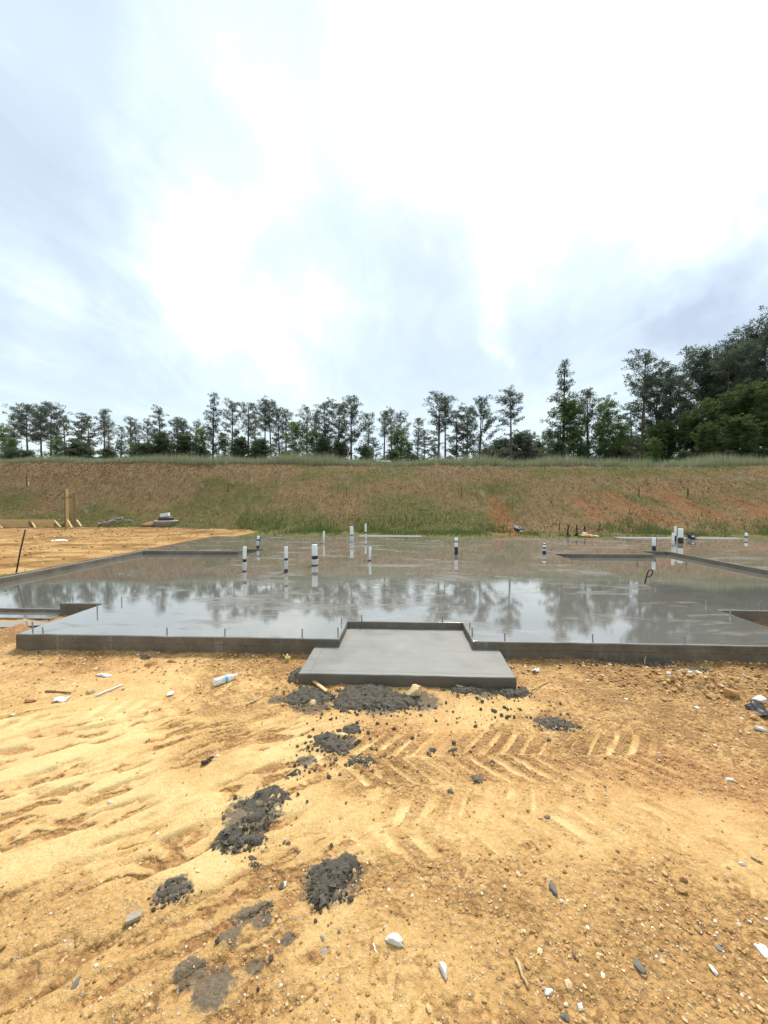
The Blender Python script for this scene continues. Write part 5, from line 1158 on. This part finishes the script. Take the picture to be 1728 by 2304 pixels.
n = 150000; x = rs.uniform(-30, 32, n); y = rs.uniform(17.0, 28.6, n); gr_, ba_, tt_ = bank_masks(x, y); by = np.interp(x, BX, BY)
pn = np.clip(.62+.8*(fbm(x*1.5, y*2, 207, 3)-.5)-.8*np.clip(ba_-.35, 0, 1), .05, 1); kp = (rs.uniform(size=n) < pn) & (y > by-.2); x, y, gr_ = x[kp], y[kp], gr_[kp]
tone = np.clip(.2+.75*(gr_-.15)+rs.normal(0, .22, len(x)), 0, 1)
tag(blades(x, y, bank_z(x, y), rs.uniform(.03, .11, len(x)), rs.uniform(.012, .04, len(x)), tone, rs, 'slope_tufts', m_tuft, .9), 'matted dry straw and moss tufts covering the bank', 'grass', kind='stuff')
n = 16000; x = rs.uniform(-9, 22, n); by = np.interp(x, BX, BY); y = by+rs.normal(-.2, 1.0, n); pn = fbm(x*.7, y*.7, 211, 3); kp = (pn > .46) & (y > 15.6) & (y < by+2.4); x, y = x[kp], y[kp]
tag(blades(x, y, bank_z(x, y), rs.uniform(.08, .34, len(x))*(.4+1.2*np.clip(pn[kp]-.4, 0, .5)*2), rs.uniform(.01, .025, len(x)), np.clip(rs.normal(.5, .25, len(x)), 0, 1), rs, 'foot_grass', m_green, .35), 'bright green grass clumps along the foot of the bank', 'grass', kind='stuff')
# pale dead weed sprigs on the slope
cx_ = rs.uniform(-24, 27, 75); cy_ = rs.uniform(21.5, 28, 75); x = np.repeat(cx_, 22)+rs.normal(0, .07, 75*22); y = np.repeat(cy_, 22)+rs.normal(0, .07, 75*22)
tag(blades(x, y, bank_z(x, y), rs.uniform(.2, .5, len(x)), rs.uniform(.005, .011, len(x)), rs.uniform(.65, 1, len(x)), rs, 'dead_weeds', m_grass, .3), 'pale dead weed sprigs dotted over the bank', 'weeds', kind='stuff')

# ---------------------------------------------------------------- loose stones and crumbs
ico = bmesh.new(); bmesh.ops.create_icosphere(ico, subdivisions=1, radius=.5)
IV = np.array([v_.co[:] for v_ in ico.verts]); IF = np.array([[v_.index for v_ in f_.verts] for f_ in ico.faces]); ico.free()
def scatter(name, x, y, z, s, tone, m, rs, flat=.6, sink=.15, elong=.5):
    n = len(x); v = np.repeat(IV[None], n, 0)*rs.uniform(.72, 1.25, (n, 12, 1))
    v = v*np.stack([1+elong*rs.uniform(0, 1, n), np.ones(n), flat+rs.uniform(-.15, .3, n)], -1)[:, None, :]
    a = rs.uniform(0, 6.28, n); ca, sa = np.cos(a)[:, None], np.sin(a)[:, None]; til = rs.normal(0, .35, n); ct, st_ = np.cos(til)[:, None], np.sin(til)[:, None]
    X_, Y_, Z_ = v[..., 0], v[..., 1], v[..., 2]; X2 = X_*ct-Z_*st_; Z2 = X_*st_+Z_*ct
    v = np.stack([X2*ca-Y_*sa, X2*sa+Y_*ca, Z2], -1)*s[:, None, None]
    v = v+np.stack([x, y, z+s*flat*(.5-sink)], -1)[:, None, :]
    f = (IF[None]+(np.arange(n)*12)[:, None, None]).reshape(-1, 3)
    return link(name, mesh(name, v.reshape(-1, 3), f, {'tone': np.repeat(tone, 12)}, False, m))
rs = np.random.default_rng(99)
n = 15000; y = .95+2.9*rs.uniform(0, 1, n)**1.25; x = rs.uniform(-1.08, 1.12, n)*(y+.35); pa_ = front(x, y)[1]
prob = np.clip(.95-1.5*np.clip(pa_-.12, 0, 1), .05, 1)*(.55+.45*ss(-1, 2.5, x)); kp = rs.uniform(size=n) < prob; x, y = x[kp], y[kp]
s = .005+.011*rs.uniform(size=len(x))**2.5+.012*(rs.uniform(size=len(x)) > .965)
# coarser rubble under the slab edge and along the right
n2 = 3400; y2 = 3.84-rs.exponential(.22, n2); x2 = rs.uniform(-5, 4.9, n2); kp = (y2 > 2.2) & ~((x2 > -.9) & (x2 < .98) & (y2 > 3.23)) & (fbm(x2*2, y2*3, 221, 3) > .36); x2, y2 = x2[kp], y2[kp]
s2 = .006+.024*rs.uniform(size=len(x2))**3.5
n3 = 900; x3 = rs.normal(2.75, .7, n3); y3 = 3.35-.22*(x3-2.75)+rs.normal(0, .17, n3); kp = y3 < 3.83; x3, y3 = x3[kp], y3[kp]; s3 = .008+.035*rs.uniform(size=len(x3))**3
n4 = 26000; y4 = .95+1.5*rs.uniform(size=n4); x4 = rs.uniform(-1.05, 1.1, n4)*(y4+.25); pr4 = np.clip(1.15-1.9*front(x4, y4)[1], .03, 1)*(.3+.7*ss(-.6, 1.0, x4)); kp = rs.uniform(size=n4) < pr4; x4, y4 = x4[kp], y4[kp]; s4 = .0035+.009*rs.uniform(size=len(x4))**3
x = np.concatenate([x, x2, x3, x4]); y = np.concatenate([y, y2, y3, y4]); s = np.concatenate([s, s2, s3, s4])
tone = np.clip(rs.normal(.42, .2, len(x))+.4*(rs.uniform(size=len(x)) > .93), 0, 1)
tag(scatter('gravel', x, y, ground_z(x, y), s, tone, m_gravel, rs), 'loose tan and cream gravel strewn over the clay', 'gravel', kind='stuff')
xl = rs.uniform(-20, -7.6, 1600); yl = rs.uniform(8, 20.5, 1600); kp = xl > -1.0*yl-1; xl, yl = xl[kp], yl[kp]
tag(scatter('yard_gravel', xl, yl, terrain(xl, yl)+.03, .02+.08*rs.uniform(size=len(xl))**3, np.clip(rs.normal(.48, .2, len(xl)), 0, 1), m_gravel, rs), 'pale clods and stones over the dirt left of the slab', 'gravel', kind='stuff')
xl = rs.uniform(-14, 22, 900); yl = rs.uniform(18.5, 28, 900)
tag(scatter('bank_stones', xl, yl, bank_z(xl, yl), .02+.06*rs.uniform(size=900)**3, np.clip(rs.normal(.75, .25, 900), 0, 1), m_gravel, rs), 'small pale stones dotted over the bank', 'gravel', kind='stuff')
# cement crumbs thrown about
cx_, cy_, cs_ = [], [], []
for px, py, rx, ry, nn_ in [(850, 1590, 260, 50, 520), (760, 1670, 130, 60, 330), (700, 1710, 90, 40, 120), (1150, 1600, 130, 45, 260), (1000, 1690, 200, 60, 60), (570, 1850, 150, 110, 110), (740, 1990, 120, 90, 130), (430, 2020, 120, 60, 14), (560, 2090, 130, 120, 22), (1420, 1500, 160, 12, 260), (1600, 1518, 120, 14, 160), (660, 1530, 30, 30, 80)]:
    for _ in range(int(nn_*.42)):
        q = P(px+rs.normal(0, .5)*rx, py+rs.normal(0, .5)*ry, .01)
        if q.y > 3.84 or (-.9 < q.x < .98 and q.y > 3.22): continue
        cx_.append(q.x); cy_.append(q.y); cs_.append(.005+.024*rs.uniform()**3)
x, y, s = map(np.array, (cx_, cy_, cs_))
tag(scatter('cement_crumbs', x, y, ground_z(x, y), s, rs.uniform(.2, .8, len(x)), m_crumb, rs, .75, .1), 'scattered dark crumbs of spilled cement on the clay', 'cement crumbs', kind='stuff')
m_lump = vary('cement_lump', [(0, (.055, .046, .034)), (.5, (.12, .103, .078)), (1, (.20, .175, .137))], .8, spec=.2, sc=5)
lumps = [blob('lump', 700+i, (1, .9, .72), 3, .6, 2.6, m_lump, cuts=5) for i in range(6)]
for me in lumps:
    at = me.attributes.new('tone', 'FLOAT', 'POINT'); at.data.foreach_set('value', np.random.default_rng(len(me.vertices)).uniform(.35, .65, len(me.vertices)).astype(np.float32))
def cells(x, y, fq, sd):
    gx_, gy_ = np.floor(x*fq), np.floor(y*fq); best = np.full(x.shape, 9.)
    for a_ in (-1, 0, 1):
        for c_ in (-1, 0, 1):
            cx2, cy2 = gx_+a_, gy_+c_; best = np.minimum(best, (cx2+_hash(cx2, cy2, sd)-x*fq)**2+(cy2+_hash(cx2, cy2, sd+1)-y*fq)**2)
    return np.clip(1-best, 0, 1)
def Pn(px, py, z):
    px = np.asarray(px); d = FW[None]+RT[None]*((px-864)/866.)[:, None]-UP[None]*((np.asarray(py)-1152)/866.)[:, None]; tt = (z-CAM_H)/d[:, 2]
    return d[:, 0]*tt, d[:, 1]*tt
def spill(blobs, label, nl, big, ht):
    """blobs: photo ellipses (x, y, rx, ry) that make up the heap's outline"""
    c0 = G(blobs[0][0], blobs[0][1]); e = empty('cement_spill', c0, label, 'cement spill', 'spilled cement heaps'); X_, Y_, Z_, S_ = [], [], [], []
    tot = sum(b_[2]*b_[3] for b_ in blobs)
    # the caked mass itself: a lumpy skin with a ragged rim
    us = np.array([b_[0]-b_[2]*1.5 for b_ in blobs]+[b_[0]+b_[2]*1.5 for b_ in blobs]); vs_ = np.array([b_[1]-b_[3]*1.6 for b_ in blobs]+[b_[1]+b_[3]*1.6 for b_ in blobs])
    xa, ya = Pn(us, vs_, 0.); gx = np.arange(xa.min(), xa.max(), .009); gy = np.arange(ya.min(), ya.max(), .009); X, Y, F = grid(gx, gy)
    fld = np.full(X.shape, -9.)
    for (px, py, rx, ry) in blobs:
        q = P(px, py, 0); wx_ = rx*q.y/866; n_, f_ = P(px, py+ry, 0).y, P(px, py-ry, 0).y; fld = np.maximum(fld, 1-np.sqrt(((X-q.x)/wx_)**2+((Y-(n_+f_)/2)/((f_-n_)/2))**2))
    fld = fld+.9*(fbm(X*9, Y*9, 303, 4, .6)-.5)+.35*(fbm(X*40, Y*40, 305, 2)-.5)
    jx = X+.02*(fbm(X*20, Y*20, 307, 2)-.5); lum = cells(jx, Y, 30., 7)*.62+cells(jx, Y, 62., 9)*.38
    Zm = ground_z(X, Y)-.012+np.clip(fld+.1, 0, .5)*2*(ht*.34+.004)+(lum-.4)*big*.55*np.clip(fld*4, .15, 1)+.012*(fbm(X*55, Y*55, 309, 2)-.5)
    Zm = np.where(fld < 0, ground_z(X, Y)-.03, Zm)
    okv = fld > -.12; okv &= ~((X > -.905) & (X < .985) & (Y > 3.225)) & ~(Y > 3.85); F = F[okv[F].all(1)]
    if len(F):
        ui, inv2 = np.unique(F, return_inverse=True)
        o = link('caked_mass', mesh('caked_mass', np.stack([X[ui]-c0.x, Y[ui]-c0.y, Zm[ui]-c0.z], -1), inv2.reshape(F.shape), {'tone': .05+.62*lum[ui]}, True, m_crumb), e); o['kind'] = 'stuff'
    for (px, py, rx, ry) in blobs:
        kk = max(2, int(.5*nl*rx*ry/tot))
        a = rs.uniform(0, 6.28, kk); r_ = np.sqrt(rs.uniform(size=kk)); r_ = r_*(.75+.5*vn(a*1.6+px, a*0+py, 5))
        x, y = Pn(px+np.cos(a)*r_*rx, py+np.sin(a)*r_*ry, .02)
        y = np.minimum(y, 3.83); y = np.where((x > -.9) & (x < .98), np.minimum(y, 3.21), y)
        s_ = big*(.22+.55*rs.uniform(size=kk)**2)*(1.1-.45*np.clip(r_, 0, 1)); z = ground_z(x, y)+(ht*.6+.006)*np.clip(1-r_*r_, 0, 1)*rs.uniform(.4, .9, kk)
        for i in range(kk):
            link('lump', lumps[i % 6], e, Vector((x[i], y[i], z[i]))-c0, (rs.uniform(-.6, .6), rs.uniform(-.6, .6), rs.uniform(0, 6)), (s_[i]*1.25, s_[i], s_[i]*.5))
        k2 = kk*12; a = rs.uniform(0, 6.28, k2); r_ = np.sqrt(rs.uniform(0, 1.3, k2)); r_ = r_*(.75+.5*vn(a*1.6+px, a*0+py, 5))
        x, y = Pn(px+np.cos(a)*r_*rx, py+np.sin(a)*r_*ry, .02); kp = ~(((x > -.9) & (x < .98) & (y > 3.22)) | (y > 3.84)); x, y, r_ = x[kp], y[kp], r_[kp]
        X_.append(x); Y_.append(y); Z_.append(ground_z(x, y)+ht*.7*np.clip(1-r_*r_, 0, 1)*rs.uniform(0, .9, len(x))); S_.append(big*(.06+.24*rs.uniform(size=len(x))**2))
    X_, Y_, Z_, S_ = map(np.concatenate, (X_, Y_, Z_, S_))
    o = scatter('crumbs', X_-c0.x, Y_-c0.y, Z_-c0.z, S_, rs.uniform(.25, .7, len(X_)), m_crumb, rs, .75, .1); o.parent = e; o['kind'] = 'stuff'
spill([(615, 1790, 42, 28), (570, 1830, 48, 36), (520, 1880, 42, 32), (560, 1885, 40, 22)], 'largest near heap of dark spilled cement, long and slanting', 80, .055, .03)
spill([(745, 1975, 58, 48), (770, 1955, 40, 30), (720, 2020, 30, 28)], 'round near heap of dark spilled cement below the long one', 60, .048, .035)
spill([(395, 1995, 34, 26), (375, 2015, 30, 18)], 'flattened small patch of dark cement at lower left', 16, .05, .006)
spill([(700, 1568, 62, 18), (665, 1575, 30, 14)], 'dark cement rubble at the left front corner of the stoop', 34, .06, .03)
spill([(830, 1572, 70, 22), (890, 1580, 60, 20), (790, 1580, 40, 20)], 'dark cement rubble heaped along the middle of the stoop front', 56, .07, .045)
spill([(1085, 1540, 46, 15), (1045, 1555, 40, 14), (1150, 1560, 50, 14)], 'dark cement rubble at the right front corner of the stoop', 40, .06, .05)
spill([(735, 1668, 36, 20), (770, 1680, 36, 16), (790, 1640, 26, 16)], 'broken dark cement patch midway between stoop and long heap', 34, .055, .02)
spill([(800, 1708, 30, 14), (830, 1712, 22, 8), (660, 1738, 22, 8)], 'scattered dark cement bits just above the tyre prints on the left', 14, .05, .01)
spill([(1240, 1625, 44, 13), (1285, 1634, 28, 8)], 'low dark cement patch right of the stoop above the tyre prints', 26, .05, .012)
spill([(975, 1687, 14, 8), (1025, 1688, 16, 6)], 'pair of dark cement lumps at the top of the tyre prints', 7, .055, .01)
spill([(1072, 1748, 16, 12)], 'single dark cement splat amid the tyre prints', 7, .05, .004)
spill([(1390, 1494, 70, 6), (1480, 1500, 50, 6), (1560, 1512, 40, 6)], 'dark cement rubble along the foot of the slab at right', 34, .055, .03)
spill([(664, 1525, 14, 16)], 'dark cement slump against the left side of the stoop', 8, .09, .05)
spill([(566, 1932, 18, 10)], 'tiny dark cement clump between the long heap and the round heap', 7, .035, .01)
spill([(575, 2030, 16, 12), (605, 2040, 12, 14)], 'small dark cement clump left of and below the round heap', 8, .035, .008)

# ---------------------------------------------------------------- single stones and litter
ST = [(886, 2120, 44, 'pale grey angular stone at bottom centre', m_white, (1, .75, .6)), (998, 2185, 30, 'white block-shaped stone right of the bottom-centre stone', m_white, (.7, 1, .6)), (1235, 2233, 28, 'flat bright white stone near the bottom edge', m_white, (1.1, .7, .4)), (1718, 2146, 34, 'large white stone cut by the right border', m_white, (.8, 1.1, .5)),
      (1306, 2268, 18, 'small white chip near the bottom edge right of the flat stone', m_white, (.7, 1, .5)), (1605, 2185, 20, 'small white chip among gravel at lower right', m_white, (.6, 1, .5)), (1270, 1712, 14, 'tiny white chip right of the tyre prints', m_white, (.7, 1, .6)), (1641, 1755, 22, 'white chip on the gravel at right', m_white, (1, .7, .5)),
      (935, 1562, 46, 'large cream clod against the right of the stoop front', m_cream, (1, .8, .75)), (703, 1583, 26, 'cream stone in the cement rubble left of the stoop', m_cream, (1, .8, .7)), (1040, 1548, 34, 'cream clod by the right corner of the stoop', m_cream, (1, .8, .6)), (770, 1658, 40, 'cream clod in the middle of the broken cement patch', m_cream, (1.2, .7, .5)),
      (1710, 1567, 34, 'white angular stone at the right border below the slab', m_white, (1, .8, .7)), (1640, 1562, 44, 'brown broken clod on the right spoil bank', m_clay, (1.2, .7, .7)), (1602, 1548, 34, 'smooth orange clod on the right spoil bank', m_clay, (1.3, .8, .5)), (1706, 1642, 30, 'pale pebble at the right border', m_white, (1.4, .7, .6)),
      (238, 1521, 48, 'flat white slab of broken stone left of the plastic bottle', m_white, (1.4, .6, .25)), (384, 1563, 24, 'grey-white stone below and left of the plastic bottle', m_white, (1, .8, .6)), (338, 1497, 28, 'clay clod below the slab at left', m_clay, (1, .8, .7)), (205, 1558, 26, 'cream stone left of the thin white rod', m_cream, (1, .8, .6)), (68, 1578, 34, 'brown clod at far left', m_clay, (1.3, .7, .5)),
      (330, 1480, 26, 'dark grey lump resting against the slab face at left', m_gstone, (1.3, .8, .8)), (390, 1490, 32, 'long brown clod beside the slab at left', m_clay, (1.8, .6, .6)), (248, 1806, 17, 'small white chip on the pale clay at left', m_white, (1, .7, .5)), (146, 2128, 14, 'small white chip at lower left', m_white, (1, .6, .5)),
      (1243, 2005, 24, 'dark oval pebble at right of centre', m_gstone, (.7, 1.4, .7)), (1263, 2228-200, 12, 'small white chip under the dark oval pebble', m_white, (1, .8, .6)), (1013, 1782, 22, 'dark oval lump inside the tyre prints', m_gstone, (1.3, .7, .6)), (1232, 1840, 14, 'small dark pebble below the tyre prints', m_gstone, (1.2, .8, .6)), (1440, 2182, 22, 'olive grey pebble among gravel at lower right', m_gstone, (.8, 1.2, .6)), (1272, 2288, 24, 'dark brown pebble at the bottom edge', m_gstone, (1, 1, .5)),
      (490, 1700, 14, 'small pale chip left of the broken cement patch', m_white, (1, .7, .4)), (170, 2212, 16, 'dark pebble near the lower left corner', m_gstone, (.8, 1.3, .5)), (730, 2145, 22, 'cluster of grey chips left of the bottom-centre stone', m_stone, (1, 1.2, .4)), (725, 2110, 12, 'small grey chip above the grey chip cluster', m_stone, (1, 1, .5)), (1668, 2025-80, 16, 'pale chip on the right slope of gravel', m_white, (1, .6, .5)),
      (640, 1992, 13, 'white chip left of the round cement heap', m_white, (.8, 1, .6)), (1490, 2165, 16, 'cream pebble at lower right', m_cream, (1, 1, .7)), (1350, 2150, 18, 'cream pebble right of the long splinter', m_cream, (1.2, .8, .6)), (30, 1610, 13, 'white chip at the far left border', m_white, (1.2, .7, .5)), (15, 1388, 10, 'yellow block on the ground in front of the left garage', m_cream, (1, .8, .8))]
for i, (px, py, wp, lab, m_, fl) in enumerate(ST):
    g = G(px, py); rock('loose_stone', g, wp*math.hypot(g.x, g.y)*0+wp*g.y/866/max(fl[0], .8), lab, m_, 800+i, group='single stones on the clay', flat=fl, rz=random.uniform(-.3, .3), sink=.5)
def stick(px0, py0, px1, py1, r_, m_, label, name='stick', cat='stick', up_=.0, square=False):
    a = G(px0, py0); b_ = G(px1, py1); a.z += r_; b_.z += r_+up_
    if square: o = bar(name, Vector((0, 0, 0)), b_-a, r_*2.4, r_*1.1, m_, None, r_*.15); o.location = a
    else:
        n = 7; pts = [(b_-a)*t_+Vector((0, 0, 0)) + Vector((random.uniform(-1, 1), random.uniform(-1, 1), random.uniform(-.3, .6)))*r_*.8*(0 < t_ < 1) for t_ in np.linspace(0, 1, n)]
        o = tube(name, pts, [r_*(1-.35*t_) for t_ in np.linspace(0, 1, n)], m_, None, 7, a)
    return tag(o, label, cat, 'sticks on the clay')
stick(216, 1568, 276, 1543, .009, m_paper, 'thin white rod lying left of the plastic bottle', 'thin_rod', 'rod')
stick(103, 1558, 160, 1561, .009, m_old_wood, 'dark crooked twig at far left below the slab')
stick(555, 1588, 580, 1577, .010, m_splint, 'short pale wood sliver left of the stoop rubble')
stick(735, 1559, 706, 1543, .012, m_pine_wood, 'pale wood strip stuck in the rubble at the stoop corner', up_=.03, square=True)
stick(1160, 2160, 1188, 2226, .006, m_splint, 'long straw-coloured splinter at bottom right of centre')
stick(284, 2078, 318, 2062, .013, m_grey_wood, 'grey splintered wood chip below the flattened cement patch', square=True)
stick(1290, 2140, 1300, 2165, .006, m_old_wood, 'thin dark twig right of the long splinter')
stick(840, 2125, 848, 2150, .003, m_paper, 'short white thread-like straw by the bottom-centre stone')
stick(455, 1720, 480, 1708, .012, m_rebar, 'short charred twig on the pale clay at left')
stick(1450, 1495, 1453, 1483, .006, m_splint, 'tiny pale root sprig against the slab face at right', up_=.05)
stick(1195, 1555, 1235, 1535, .007, m_splint, 'pale straw stalk right of the stoop')
stick(1690, 1930, 1715, 1942, .007, m_splint, 'straw splinter near the right border')
# bottle
a = G(480, 1545); b_ = G(531, 1527); dr = (b_-a); L = .205; an = math.atan2(dr.y, dr.x)
e = empty('plastic_bottle', a+Vector((0, 0, .034)), 'clear plastic water bottle with blue label lying on the clay', 'bottle', rz=an)
Rz = (0, R(90), 0)
lathe('bottle_body', [(.012, 0), (.030, .004), (.032, .02), (.0305, .035), (.032, .05), (.0305, .065), (.032, .08), (.032, .125), (.031, .14), (.024, .165), (.014, .182), (.013, .19)], m_plastic, e, 24, rot=Rz)
lathe('label_band', [(.0327, .094), (.0327, .116)], m_blue2 if 'm_blue2' in globals() else simple('light_blue_label', (.12, .42, .62), .4, .15, 40), e, 24, rot=Rz, cap=False)
lathe('cap', [(.014, .188), (.0145, .19), (.0145, .204), (.012, .206)], m_pvc, e, 18, rot=Rz)
# paper litter, leaf, glass, black scrap, white sheet, puddle
def scrap(px, py, w_, d_, label, m_, name, cat, curl=.01, seed=0, thick=.003, rz=0.0, lift=.006):
    rs2 = np.random.default_rng(seed); nu, nv = 9, 7; V = []; g = G(px, py)
    for j in range(nv):
        for i in range(nu):
            u = i/(nu-1)-.5; v_ = j/(nv-1)-.5; k_ = 1+.25*rs2.uniform(-1, 1)*(abs(u) > .4 or abs(v_) > .4)
            V.append((u*w_*k_, v_*d_*k_, lift+curl*(math.sin(u*7+seed)*.6+math.cos(v_*6+seed*2)*.5+rs2.uniform(-.3, .3)+.8)))
    F3 = [(j*nu+i, j*nu+i+1, (j+1)*nu+i+1, (j+1)*nu+i) for j in range(nv-1) for i in range(nu-1)]
    o = link(name, mesh(name, V, F3, smooth=True, mat=m_), None, g, (0, 0, rz)); md = o.modifiers.new('thickness', 'SOLIDIFY'); md.thickness = thick
    return tag(o, label, cat)
scrap(138, 1576, .10, .07, 'crumpled pale wrapper at far left below the twig', m_paper, 'wrapper', 'litter', .014, 3, rz=.4)
scrap(647, 1487, .045, .07, 'pale yellow-green leaf standing against the slab left of the stoop', m_leaf1, 'fallen_leaf', 'leaf', .02, 5, rz=.9, lift=.02)
rock('glass_shard', G(1618, 2127), .042, 'flat greenish glass shard among gravel at lower right', m_pad, 931, 'shard', None, (1, .85, .12), .4, .1)
scrap(1716, 1606, .12, .16, 'black plastic scrap at the right border', m_black, 'plastic_scrap', 'scrap', .03, 8, .006)
scrap(135, 1217, .7, .5, 'white plastic sheet scrap on the dirt left of the slab', m_paper, 'plastic_sheet', 'litter', .02, 9, .004)
scrap(1205, 1512, .07, .05, 'pale torn paper right of the stoop below the slab', m_paper, 'paper_scrap', 'litter', .015, 10, rz=.7)
V = []; g = Vector((-4.95, 4.62, .0)); nn_ = 26
g0 = max(gz(-4.95, 4.62), -.02)
for i in range(nn_): a_ = 2*math.pi*i/nn_; V.append((math.cos(a_)*.42*(1+.18*math.sin(3*a_+1)), math.sin(a_)*.13*(1+.2*math.sin(2*a_)), 0))
o = link('puddle', mesh('puddle', V, [tuple(range(nn_))], mat=m_water), None, (-4.95, 4.64, g0+.02)); tag(o, kind='structure')
